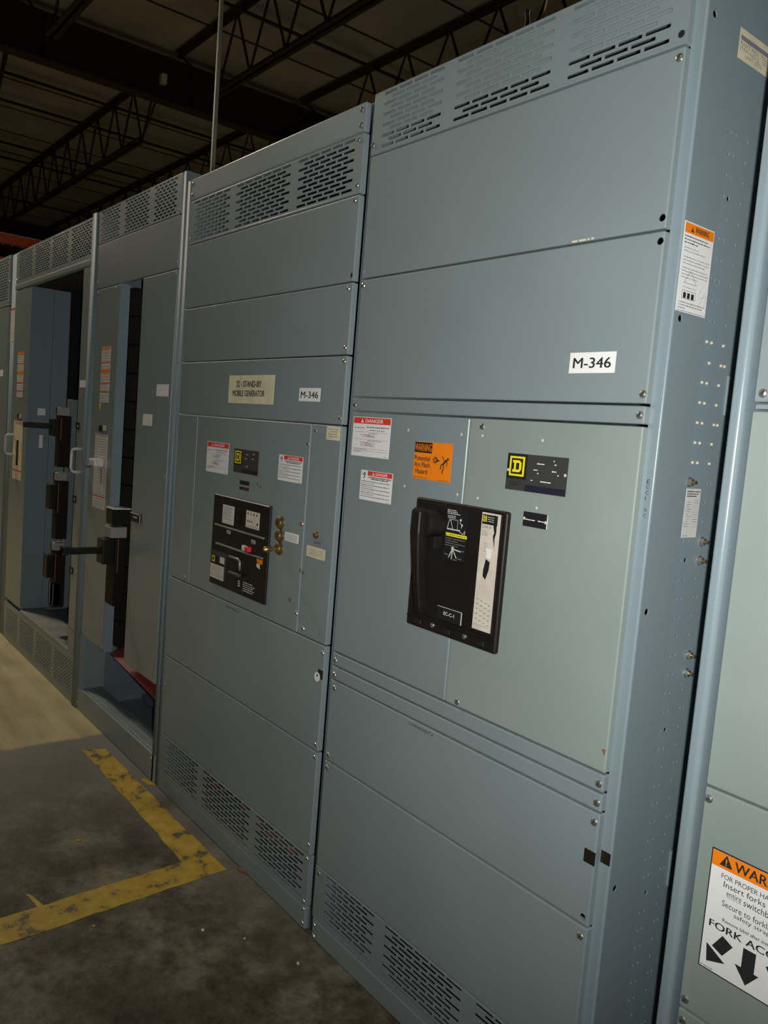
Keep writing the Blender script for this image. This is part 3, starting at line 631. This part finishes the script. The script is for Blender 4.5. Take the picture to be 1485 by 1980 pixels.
kg = perforated(B, BX0, BX1, .0740, .2250, [(-1.995, -1.712, 5), (-1.672, -1.330, 6), (-1.290, -1.010, 5)], (.0900, .2150, 11), sc=[(-.990, .215), (-.992, .085)], me=SCREW_S)
kh = cover(B, BX0, BX1, .0010, .0710, name='base_plate', sc=[(-.990, .062), (-.990, .020)], me=SCREW_S, r=.006)
b = MB()
R = random.Random(9)
for i in range(26):
    cx, cz = R.uniform(-1.95, -1.05), R.uniform(.06, .19); b.tube([(cx, .10, cz), (cx+R.uniform(-.08, .08), .14, cz+R.uniform(-.05, .05)), (cx+R.uniform(-.15, .15), .12, R.uniform(.05, .2))], .006, (RED if i % 3 == 0 else RUST), 6)
part('wiring', b, B, 'tangle of red and brown wiring behind the lower grille')
b = MB(); b.slab(-1.653, -1.356, 1.515, 1.6065, YCREAM, .0010); b.text('32 - STAND-BY', -1.600, -1.435, 1.568, 1.588, INK, .0014, .035); b.text('MOBILE GENERATOR', -1.622, -1.412, 1.5385, 1.5575, INK, .0014, .035)
part('generator_sign', b, kd, 'yellowed sign about a stand-by generator')
m346(kd, -1.2085, -1.0975, 1.529, 1.5675, 'white asset label reading M-346')
danger_label(ed, -1.789, -1.6255, 1.273, 1.3785, 300)
danger_label(ed, -1.298, -1.1625, 1.288, 1.366, 340, True)
b = MB(); b.slab(-1.585, -1.422, 1.288, 1.3655, CHAR, .0010); b.rect(-1.584, -1.530, 1.312, 1.365, BLACKG, .0013); square_d(b, -1.5775, -1.5355, 1.318, 1.3595, .0015)
b.rect(-1.530, -1.4225, 1.2885, 1.302, BLACKG, .0013)
for u, v in ((-1.505, 1.349), (-1.46, 1.353), (-1.512, 1.335), (-1.465, 1.337), (-1.50, 1.311)): b.micro(u, u+.014, v, .0026, GREYW, int(-u*999), .0013, 2)
part('name_plate', b, ed, 'charcoal name plate with a yellow letter D')
b = MB(); b.slab(-1.535, -1.472, 1.251, 1.2645, BLACKG, .001); b.slab(-1.5355, -1.473, 1.234, 1.2435, BLACKG, .001); b.micro(-1.51, -1.485, 1.238, .002, REDB, 3, .0013); part('circuit_plate', b, ed, 'pair of small black plates')
# breaker of cabinet B
b = MB(); b.rbox((-1.699, -.008, .8915), (-1.317, .004, 1.2035), BLACK, .004, 2); b.rbox((-1.690, -.0095, 1.1985), (-1.322, -.006, 1.2025), GALV, .001, 1)
b.rbox((-1.674, -.013, 1.0965), (-1.339, -.006, 1.1020), GALV, .0015, 2); b.rbox((-1.660, -.013, 1.0330), (-1.339, -.006, 1.0385), GALV, .0015, 2)
bb = part('circuit_breaker', b, B, 'compact black drawout circuit breaker', False); YB2 = -.0085
b = MB(FRONT(-.0078)); b.slab(-1.6265, -1.5465, 1.111, 1.1735, GREYW, .0012)
for i in range(7): b.micro(-1.618, -1.555-(i % 2)*.012, 1.165-i*.0065, .0026, GINK, 400+i, .0016)
b.rect(-1.6255, -1.5475, 1.113, 1.128, PALE, .0015); part('data_label', b, bb, 'white data label')
b = MB(FRONT(-.0078)); b.slab(-1.4630, -1.3770, 1.119, 1.1735, PALE, .0012)
for i in range(4): b.disc(-1.451+i*.019, 1.164, .0038, (BLACK if i != 1 else RED), .0016)
for i in range(3): b.disc(-1.449+i*.012, 1.140, .0032, BLACK, .0016)
b.disc(-1.388, 1.136, .0045, INK, .0016); b.micro(-1.456, -1.385, 1.124, .002, RUST, 8, .0016); part('trip_unit', b, bb, 'pale trip unit with rows of small dials')
b = MB(FRONT(-.0078)); b.slab(-1.534, -1.492, 1.122, 1.160, BROWNB, .0015); b.disc(-1.515, 1.139, .008, BLACKG, .002); part('selector_knob', b, bb)
b = MB(); b.rbox((-1.462, -.020, 1.0430), (-1.440, -.007, 1.0600), GREYW, .002, 1); b.rbox((-1.441, -.021, 1.0430), (-1.416, -.007, 1.0600), REDB, .002, 1); part('push_button', b, bb, 'red push button')
for x, z in ((-1.575, 1.085), (-1.405, 1.078)):
    b = MB(); b.rbox((x-.011, -.012, z-.006), (x+.011, -.007, z+.006), GALV, .001, 1); part('catch', b, bb)
b = MB(FRONT(-.0078)); b.slab(-1.6955, -1.5800, .9120, 1.0090, CHAR, .001); b.rect(-1.689, -1.592, .964, .992, BLACKG, .0013); b.rect(-1.6835, -1.662, .970, .9905, YEL, .0016); b.rect(-1.679, -1.6665, .974, .9865, BLACKG, .0019)
b.rect(-1.625, -1.591, .972, .9935, GREYW, .0016); b.rect(-1.693, -1.592, .914, .962, PALE, .0013)
for i in range(6): b.micro(-1.688, -1.60, .954-i*.0065, .002, GINK, 430+i, .0016)
part('rating_label', b, bb, 'grey rating label')
b = MB(); b.tube([(-1.560, -.010, 1.006), (-1.480, -.018, 1.010), (-1.466, -.020, 1.004), (-1.466, -.018, .975)], .0042, GALV, 8); b.rbox((-1.540, -.024, .9515), (-1.466, -.008, .9625), CHAR, .004, 2); part('charging_handle', b, bb, 'grey charging handle', True)
b = MB(FRONT(-.0078)); b.pslab([(-1.381, 1.029), (-1.341, 1.030), (-1.343, 1.015), (-1.372, 1.016)], ORANGE, .001); b.pslab([(-1.378, 1.014), (-1.360, 1.014), (-1.354, .999), (-1.376, 1.003)], YCREAM, .001); part('warning_sticker', b, bb, 'torn orange sticker')
b = MB(FRONT(-.0078))
for i in range(3): b.rect(-1.489, -1.477+.001*i, .934-i*.0075, .9385-i*.0075, GREYW, .0012)
part('printed_marking', b, bb, 'white printed text'); b = MB(FRONT(-.0078))
for i in range(5): b.micro(-1.456, -1.39+(i % 2)*.010, .9375-i*.0068, .0032, GREYW, 445+i, .0012)
part('printed_marking', b, bb, 'white printed text')
for x, z, k in ((-1.262, 1.160, 0), (-1.261, 1.120, 0), (-1.259, 1.081, 1)):
    b = MB(); b.tube([(x, .0, z), (x, -.004, z), (x, -.008, z), (x, -.012, z)], [.021, .0205, .015, .0135], BRASS, 20); b.box((x-.0015, -.0125, z-.005), (x+.0015, -.0118, z+.005), BLACK)
    if k: b.rbox((x-.003, -.030, z-.006), (x+.003, -.012, z+.004), BRASS, .001, 1); b.tube([(x, -.028, z-.001), (x, -.048, z-.002), (x, -.056, z-.003)], [.008, .010, .006], BRASS, 10)
    part('key_lock', b, ed, 'round brass key lock'+(' with its key inserted' if k else ''), False)
b = MB(); b.slab(-1.2325, -1.157, 1.1105, 1.1375, WHITE, .0008)
for i in range(4): b.micro(-1.226, -1.165, 1.130-i*.005, .0020, GINK, 470+i)
part('instruction_label', b, ed, 'small white text label')
b = MB(); b.slab(-1.1085, -1.0145, 1.0845, 1.1160, YCREAM, .0008)
for i in range(4): b.micro(-1.098, -1.025, 1.107-i*.0052, .0018, GINK, 480+i)
part('instruction_label', b, er, 'yellowed text label')
b = MB(); b.slab(-1.077, -1.0375, 1.1230, 1.1365, VIOLET, .0008); b.rect(-1.0765, -1.038, 1.129, 1.1305, BLACKG, .0010); part('circuit_plate', b, er, 'small violet plate')
b = MB(); b.tube([(-1.063, 0, 1.152), (-1.063, -.006, 1.152), (-1.063, -.010, 1.152)], [.011, .0105, .006], BRASS, 12); part('brass_stud', b, er)
b = MB(); b.slab(-1.052, -.9855, 1.4245, 1.4625, YCREAM, .0008)
for i in range(4): b.micro(-1.042+.006*(i % 2), -.997, 1.4535-i*.0068, .0028, GINK, 490+i)
part('notice_label', b, er, 'cream text label')
for x, z, r in ((-1.1365, 1.036, .006), (-1.181, .938, .007), (-1.40, 1.255, .006), (-1.42, 1.262, .005)):
    b = MB(); b.disc(x, z, r, STAIN, .0004, 7); part('rust_spot', b, ed)
b = MB(); b.disc(-1.121, 1.031, .007, STAIN, .0004, 7); part('rust_spot', b, er)
b = MB(); b.disc(-1.144, 1.172, .0062, mat('red_lacquer', (.45, .06, .04), .4), .0040, 9); part('seal_dot', b, ed)
b = MB(); b.text('COMPARTMENT #', -1.579, -1.483, .828, .8345, INK, .0005); part('marker_writing', b, ke, 'small handwritten note in dark marker')
b = MB(); b.slab(-1.005, -.981, .750, .776, TAPE, .0010); part('black_tape', b, ke)
b = MB(FRONT()); ring = [(-1.0065+.013*math.cos(a*math.pi/10), .7525+.0135*math.sin(a*math.pi/10)) for a in range(20)]; b.pslab(ring, WHITE, .0012, .0012); b.disc(-1.005, .757, .0038, BLACK, .0027); part('round_tag', b, ke, 'round white tag with a hole')

# ---------------------------------------------------------------- D : open cabinet with red sheet
D = thing('switchboard_cabinet', (-2.6, .45, 0), 'grey cabinet with a tall gap between its covers and a sagging red sheet below', 'electrical cabinet', GRP)
frame(D, -3.048, -2.088, 2.362, .90)
post(D, -2.1235, -2.0885, 2.362, .0, .06, POST, .011); post(D, -3.112, -3.050, 2.362, -.008, .05, POST, .016)
vd = perforated(D, -3.045, -2.128, 2.214, 2.362, [(-3.002, -2.768, 6), (-2.708, -2.440, 7), (-2.388, -2.172, 6)], (2.225, 2.352, 11), gapx=.009, me=SCREW_S, sc=[(-3.02, 2.226), (-2.14, 2.226)])
hd = cover(D, -3.045, -2.128, 2.0115, 2.2105, name='header_panel', sc=[(-2.140, 2.036), (-3.02, 2.04)], me=SCREW_S)
lc = cover(D, -3.020, -2.724, .3730, 2.0075, sc=[(-3.005, 1.995), (-3.008, .398), (-2.781, .394), (-2.778, 1.996)], me=SCREW_S, m=PAINT)
b = MB(); b.box((-2.727, .002, .366), (-2.722, .044, 2.012), POST); part('channel_flange', b, lc, 'bright folded edge of the left cover')
rc = cover(D, -2.466, -2.128, .3925, 2.0075, sc=[(-2.141, 1.996), (-2.370, .401), (-2.137, .400), (-2.142, 1.215)], me=SCREW_S, m=PAINT)
b = MB(); b.slab(-2.265, -2.151, 1.529, 1.5755, WHITE, .0008); b.micro(-2.25, -2.165, 1.55, .003, GREYW, 500); part('paper_label', b, rc, 'larger white square label')
b = MB(); b.slab(-2.389, -2.296, 1.409, 1.4555, WHITE, .0008)
for i in range(5): b.micro(-2.38, -2.305, 1.447-i*.008, .0025, GREYW, 505+i)
part('paper_label', b, rc, 'smaller white square label')
b = MB(); b.slab(-2.466, -2.352, 1.006, 1.0425, BLACK, .004); b.rect(-2.362, -2.352, 1.006, 1.0425, GREYW, .0044); b.rect(-2.466, -2.352, 1.038, 1.0425, GREYW, .0044); b.micro(-2.43, -2.39, 1.022, .008, GREYW, 3, .0044); part('circuit_tag', b, rc, 'black tag with a pale border')
def warn_stack(parent, x0, x1, z0, z1, bands, seed):
    b = MB(); b.slab(x0, x1, z0, z1, GREYW, .0008)
    for a, c, m in bands: b.rect(x0, x1, a, c, m, .0011)
    n = int((z1-z0)/.012)
    for i in range(n):
        v = z0+.006+i*.012
        if not any(a-.004 < v < c+.002 for a, c, m in bands): b.micro(x0+.008, x1-.012, v, .003, GINK, seed+i, .0011)
    return part('warning_label', b, parent, 'column of white warning labels with orange strips')
warn_stack(lc, -2.915, -2.800, 1.492, 1.744, [(1.732, 1.742, ORANGE), (1.669, 1.674, RED), (1.625, 1.643, ORANGE), (1.577, 1.583, RED), (1.538, 1.543, RED)], 520)
b = MB(); b.pslab([(-2.915, 1.488), (-2.893, 1.488), (-2.905, 1.474), (-2.897, 1.474), (-2.912, 1.452), (-2.908, 1.468), (-2.917, 1.468)], YEL, .0008); part('warning_sticker', b, lc, 'small yellow lightning sticker')
b = MB(); b.rbox((-2.90, -.004, 1.36), (-2.865, .0, 1.388), BLACK, .001, 1); b.rbox((-2.850, -.004, 1.366), (-2.815, 0, 1.388), CREAM, .001, 1); part('indicator', b, lc)
warn_stack(lc, -2.950, -2.785, 1.006, 1.350, [(1.342, 1.350, PINK), (1.06, 1.066, RED)], 560)
b = MB(); b.rbox((-2.900, -.046, 1.200), (-2.820, -.0, 1.236), HANDLE, .008, 3); b.tube([(-2.87, -.030, 1.205), (-2.87, -.06, 1.198)], .006, BRASS, 8); part('toggle_handle', b, lc, 'white toggle handle', False)
b = MB(); b.stroke([(-2.832, 1.19), (-2.815, 1.15), (-2.822, 1.09)], .012, WHITE, .0016); part('printed_marking', b, lc)
b = MB(); b.stroke([(-2.845, 1.19), (-2.85, 1.12)], .006, INK, .0016); part('printed_marking', b, lc)
# breaker stack seen through the gap
for i in range(13):
    z = .395+i*.1235
    b = MB(); b.rbox((-2.98, .046, z), (-2.665, .30, z+.119), BROWNB, .002, 1); part('branch_module', b, D)
b = MB(); b.rbox((-2.72, -.004, .600), (-2.620, .046, .903), BROWNB, .004, 2); b.rbox((-2.70, -.057, .789), (-2.622, -.004, .900), BLACK, .005, 2)
b.tube([(-2.66, -.056, .845), (-2.66, -.075, .846)], .014, BLACK, 10); b.box((-2.6215, .008, .75), (-2.6190, .011, .90), AMBER); dm = part('breaker_mechanism', b, D, 'black breaker mechanism jutting out of the gap')
b = MB(); b.rbox((-2.670, -.215, .833), (-2.645, -.060, .862), BLACK, .004, 2); b.rbox((-2.672, -.215, .830), (-2.643, -.196, .866), BLACK, .003, 2); part('operating_rod', b, dm, 'black operating rod sticking out')
b = MB(); b.rbox((-2.700, -.022, .963), (-2.618, .060, 1.031), BLACK, .003, 1); b.rbox((-2.700, -.024, 1.031), (-2.618, .060, 1.037), GREYW, .001, 1); b.rbox((-2.70, -.028, .905), (-2.619, .046, .953), DULL, .002, 1); part('blanking_block', b, D, 'grey and white blanking blocks in the gap')
# bottom compartment and red sheet
b = MB(); b.rbox((-3.045, 0, 0.001), (-2.090, .020, .112), PAINT, .004, 2); b.rbox((-2.975, .012, .108), (-2.100, .045, .118), PAINT, .003, 2); b.rbox((-2.975, .046, .100), (-2.100, .095, .116), INNER, .003, 2); bs = part('base_plate', b, D); screws(bs, [(-3.03, .085), (-3.03, .03), (-2.12, .09)], SCREW_S)
b = MB(); b.box((-3.048, .0, .112), (-2.978, .02, .373), POST); b.box((-2.979, .01, .116), (-2.976, .105, .40), PAINT); b.box((-2.9795, .105, .116), (-2.9775, .60, .40), INNER); b.box((-2.976, .60, .05), (-2.10, .602, .40), INNER); b.box((-2.80, .235, .085), (-2.10, .25, .112), INNER); part('compartment_lining', b, D)
b = MB(); vs = []; nx, ny = 24, 5
top = lambda t: .396-.010*t
bot = lambda t: .362-.012*t-.045*t*t if t < .8 else .362-.012*t-.045*t*t
for i in range(nx+1):
    t_ = i/nx; x = -2.690+t_*.582
    for j in range(ny+1):
        s_ = j/ny; vs.append((x, .026+.10*(1-s_)*0.5-.010*math.sin(t_*3), top(t_)+(bot(t_)-top(t_))*s_))
fs = [(i*(ny+1)+j, (i+1)*(ny+1)+j, (i+1)*(ny+1)+j+1, i*(ny+1)+j+1) for i in range(nx) for j in range(ny)]
b.add(vs, fs, REDS); vs2 = [(x, y+.002, z) for x, y, z in vs]; b.add(vs2, fs, REDS)
part('insulation_sheet', b, D, 'sagging red insulating sheet', True)

# ---------------------------------------------------------------- E : wide open cabinet
EC = thing('switchboard_cabinet', (-3.8, .45, 0), 'wide grey cabinet standing open, its interior walls and dusty bottom ledge showing', 'electrical cabinet', GRP)
frame(EC, -4.478, -3.1135, 2.354, .90)
post(EC, -4.60, -4.482, 2.354, .004, .06, POST, .02)
ve = perforated(EC, -4.475, -3.118, 2.160, 2.354, [(-4.414, -4.133, 7), (-4.079, -3.802, 7), (-3.754, -3.486, 7), (-3.433, -3.135, 7)], (2.190, 2.338, 13), gapx=.012, me=SCREW_S, sc=[(-4.45, 2.34), (-4.455, 2.19)])
b = MB(); b.rbox((-4.475, -.004, 2.130), (-3.118, .02, 2.162), PAINT, .005, 2); part('header_rail', b, EC)
le = cover(EC, -4.475, -4.120, .2540, 2.126, sc=(), me=SCREW_S)
re_ = cover(EC, -3.225, -3.116, .3620, 2.128, sc=[(-3.135, 2.105)], me=SCREW_S)
b = MB(); b.rbox((-3.225, .001, .225), (-3.116, .019, .360), PAINT, .003, 2); part('cover_panel', b, EC)
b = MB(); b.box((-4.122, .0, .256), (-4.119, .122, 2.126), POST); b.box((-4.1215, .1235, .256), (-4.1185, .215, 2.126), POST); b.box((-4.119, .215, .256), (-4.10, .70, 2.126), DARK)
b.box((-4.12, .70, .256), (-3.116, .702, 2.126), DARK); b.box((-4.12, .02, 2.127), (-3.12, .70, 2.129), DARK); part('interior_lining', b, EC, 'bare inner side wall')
b = MB(); b.rbox((-4.119, .0, .232), (-3.225, .145, .250), GALV, .003, 2); b.box((-4.119, .145, .232), (-3.225, .70, .236), INNER); part('ledge', b, EC, 'dusty pale ledge along the bottom')
fe = perforated(EC, -4.475, -3.118, .0300, .2300, [(-4.43, -4.16, 9), (-4.11, -3.82, 9), (-3.77, -3.48, 9), (-3.43, -3.14, 9)], (.045, .200, 17), sh=.0055, gapx=.012, me=SCREW_S, sc=[(-3.13, .245), (-3.13, .206), (-3.13, .15)])
b = MB(); b.rbox((-4.475, 0, .001), (-3.118, .02, .029), PAINT, .002, 1); part('base_plate', b, EC)
# interior column of breakers
b = MB(); b.rbox((-3.60, .062, .39), (-3.52, .34, 1.50), INNER, .004, 2); part('mounting_column', b, EC)
for z0, z1, l in ((1.305, 1.40, 'upper'), (.925, 1.06, 'middle'), (.560, .690, 'lower')):
    b = MB(); b.rbox((-3.55, .0, z0-.16), (-3.500, .060, z1+.012), BROWNB, .004, 2); b.rbox((-3.545, -.036, z0), (-3.502, .0, z1-.008), BLACK, .004, 2); b.box((-3.5015, .006, z0-.02), (-3.4990, .009, z1), AMBER); b.rbox((-3.55, -.002, z1+.014), (-3.500, .05, z1+.055), DULL, .002, 1)
    mm = part('breaker_mechanism', b, EC, l+' black breaker mechanism')
    if l == 'upper': b = MB(); b.rbox((-3.535, -.170, 1.340), (-3.510, -.036, 1.368), BLACK, .004, 2); part('operating_rod', b, mm, 'black operating rod sticking out')
b = MB(); b.rbox((-3.56, .0, .41), (-3.50, .04, .53), PAINT, .003, 1); part('blanking_block', b, EC)
for z in (1.372, 1.012, .655):
    b = MB(); b.slab(-3.285 if z < 1.1 and False else -3.222, -3.185, z-.018, z+.016, BLACK, .004); b.rect(-3.205, -3.193, z-.006, z+.004, GREYW, .0044); part('circuit_tag', b, re_, 'small black tag')
b = MB(); b.slab(-3.206, -3.119, 1.558, 1.593, WHITE, .001); part('paper_label', b, re_, 'white square label')
b = MB(SIDE(-4.119)); b.slab(.055, .098, 1.40, 1.44, WHITE, .001); part('paper_label', b, EC, 'white label on the inner wall'); b = MB(SIDE(-4.119)); b.slab(.07, .09, 1.21, 1.285, WHITE, .001); part('paper_label', b, EC, 'narrow white label on the inner wall')
warn_stack(le, -4.370, -4.236, 1.494, 1.762, [(1.745, 1.762, ORANGE), (1.69, 1.695, RED), (1.628, 1.648, ORANGE), (1.575, 1.582, RED), (1.53, 1.536, RED)], 700)
b = MB(); b.slab(-4.400, -4.205, 1.005, 1.355, YCREAM, .0008); b.rect(-4.40, -4.205, 1.055, 1.062, RED, .0011); b.rect(-4.33, -4.28, 1.09, 1.24, BROWNB, .0011); b.rect(-4.37, -4.21, 1.335, 1.352, PINK, .0011); part('warning_label', b, le, 'yellowed instruction label')
b = MB(); b.rbox((-4.33, -.004, 1.372), (-4.29, 0, 1.395), BLACK, .001, 1); b.rbox((-4.28, -.005, 1.37), (-4.25, 0, 1.392), CREAM, .001, 1); part('indicator', b, le)
b = MB(FRONT(.004)); b.slab(-4.585, -4.490, 1.830, 2.032, GREYW, .0008); b.rect(-4.585, -4.49, 2.02, 2.03, RED, .0011); part('notice_label', b, EC, 'tall narrow pale label on the left post')
def pull(parent, x, z0, z1, y=-.048):
    b = MB(); r = .007; pts = [(x, .0, z0), (x, y*.7, z0), (x, y*.95, z0+.008), (x, y, z0+.022), (x, y, z1-.022), (x, y*.95, z1-.008), (x, y*.7, z1), (x, 0, z1)]
    b.tube(pts, r, HANDLE, 10); return part('pull_handle', b, parent, 'pale D-shaped pull handle', True)
pull(re_, -3.135, 1.150, 1.262); pull(le, -4.385, 1.150, 1.268, -.05)

# ---------------------------------------------------------------- F : last cabinet on the left
F = thing('switchboard_cabinet', (-5.2, .45, 0), 'farthest grey cabinet, only its right edge showing at the left border', 'electrical cabinet', GRP)
frame(F, -5.80, -4.602, 2.362, .90)
perforated(F, -5.78, -4.620, 2.055, 2.362, [(-5.70, -5.40, 6), (-5.34, -5.04, 6), (-4.97, -4.67, 6)], (2.10, 2.34, 15), gapx=.012, sc=[(-4.635, 2.34), (-4.635, 2.2), (-4.635, 2.08)], me=SCREW_S)
fc = cover(F, -5.78, -4.620, .255, 2.050, sc=[(-4.640, 1.0), (-4.64, .5)], me=SCREW_S)
b = MB(); b.slab(-4.79, -4.71, 1.62, 1.66, WHITE, .0008); part('paper_label', b, fc)
b = MB(); b.rbox((-4.90, -.02, 1.50), (-4.82, 0, 1.56), BLACK, .004, 2); part('breaker_handle', b, fc)
perforated(F, -5.78, -4.620, .030, .250, [(-5.70, -5.40, 9), (-5.34, -5.04, 9), (-4.97, -4.67, 9)], (.05, .21, 15), sh=.0055, gapx=.012)
b = MB(); b.rbox((-5.78, 0, .001), (-4.62, .02, .028), PAINT, .002, 1); part('base_plate', b, F)

# ---------------------------------------------------------------- C : cabinet at the right edge
Cc = thing('switchboard_cabinet', (.62, .45, 0), 'nearest grey cabinet at the right border carrying the fork access label', 'electrical cabinet', GRP)
frame(Cc, .138, 1.10, 2.326, .90, INNER, .03)
b = MB()
prof = [(.1375, .060), (.1375, -.0170), (.1382, -.0192), (.1397, -.0210), (.1420, -.0220), (.1500, -.0220)]+[(.1500+.0095*math.sin(a*math.pi/20), -.0125-.0095*math.cos(a*math.pi/20)) for a in range(1, 11)]+[(.1605, .060)]
prism(b, [[(x, y, 0) for x, y in prof], [(x, y, 2.330) for x, y in prof]], POSTG); part('corner_post', b, Cc, 'left corner post')
CX0, CX1 = .1640, 1.07
k1 = cover(Cc, CX0, CX1, 1.553, 2.330, m=PAINT, sc=[(.1785, 1.567), (1.05, 1.567)])
b = MB(); b.rbox((.1660, .004, 1.5415), (CX1, .02, 1.5500), PAINT, .002, 2); part('filler_strip', b, Cc)
k2 = cover(Cc, CX0, CX1, .9075, 1.5385, m=PAINT2); k3 = cover(Cc, CX0, CX1, .5060, .9040, m=PAINT2, sc=[(.1730, .885), (.1670+.008, .523), (1.05, .885)])
k4 = cover(Cc, CX0, CX1, .001, .5030, m=PAINT2, sc=[(.1750, .484)])
b = MB(); x0, x1, z0, z1 = .1900, .3560, .5975, .8085
b.slab(x0, x1, z0, z1, INK, .0006); b.rect(x0+.0022, x1-.0022, z0+.0022, z1-.0022, WHITE, .0009); b.rect(x0+.0022, x1-.0022, .7800, z1-.0022, ORANGE, .0012)
b.tri(.2170, .7850, .0225, INK, ORANGE, .0015); b.text('WARNING', .2320, .3440, .7850, .8015, INK, .0015, .02)
b.text('FOR PROPER HANDLING:', .2115, .3350, .7640, .7725, INK, .0012); b.text('Insert forks under', .2170, .3290, .7510, .7610, INK, .0012)
b.text('entire', .2235, .2490, .7385, .7475, INK, .0012); b.rect(.2235, .2490, .7362, .7368, INK, .0012); b.text('switchboard.', .2530, .3230, .7365, .7475, INK, .0012)
b.text('Secure to forklift with', .2180, .3300, .7185, .7285, INK, .0012); b.text('safety straps.', .2400, .3080, .7065, .7160, INK, .0012)
b.text('Remove label after installation.', .2225, .3260, .6925, .6985, INK, .0012, .008)
b.text('FORK ACCESS', .2010, .3450, .6745, .6868, INK, .0012, .02); b.micro(.1935, .216, .6015, .0022, GINK, 3, .0012)
def arrow(pts): b.poly(pts, INK, .0013)
b.poly([(.2260, .6690), (.2450, .6590), (.2290, .6350), (.2100, .6430)], INK, .0013); b.poly([(.2005, .6440), (.2350, .6240), (.2035, .6125)], INK, .0013)
b.rect(.2620, .2835, .6350, .6690, INK, .0013); b.poly([(.2510, .6350), (.2915, .6350), (.2720, .6090)], INK, .0013)
b.poly([(.3190, .6690), (.3000, .6590), (.3160, .6350), (.3350, .6430)], INK, .0013); b.poly([(.3445, .6440), (.3100, .6240), (.3415, .6125)], INK, .0013)
part('fork_label', b, k3, 'large white warning label with orange header and black arrows')
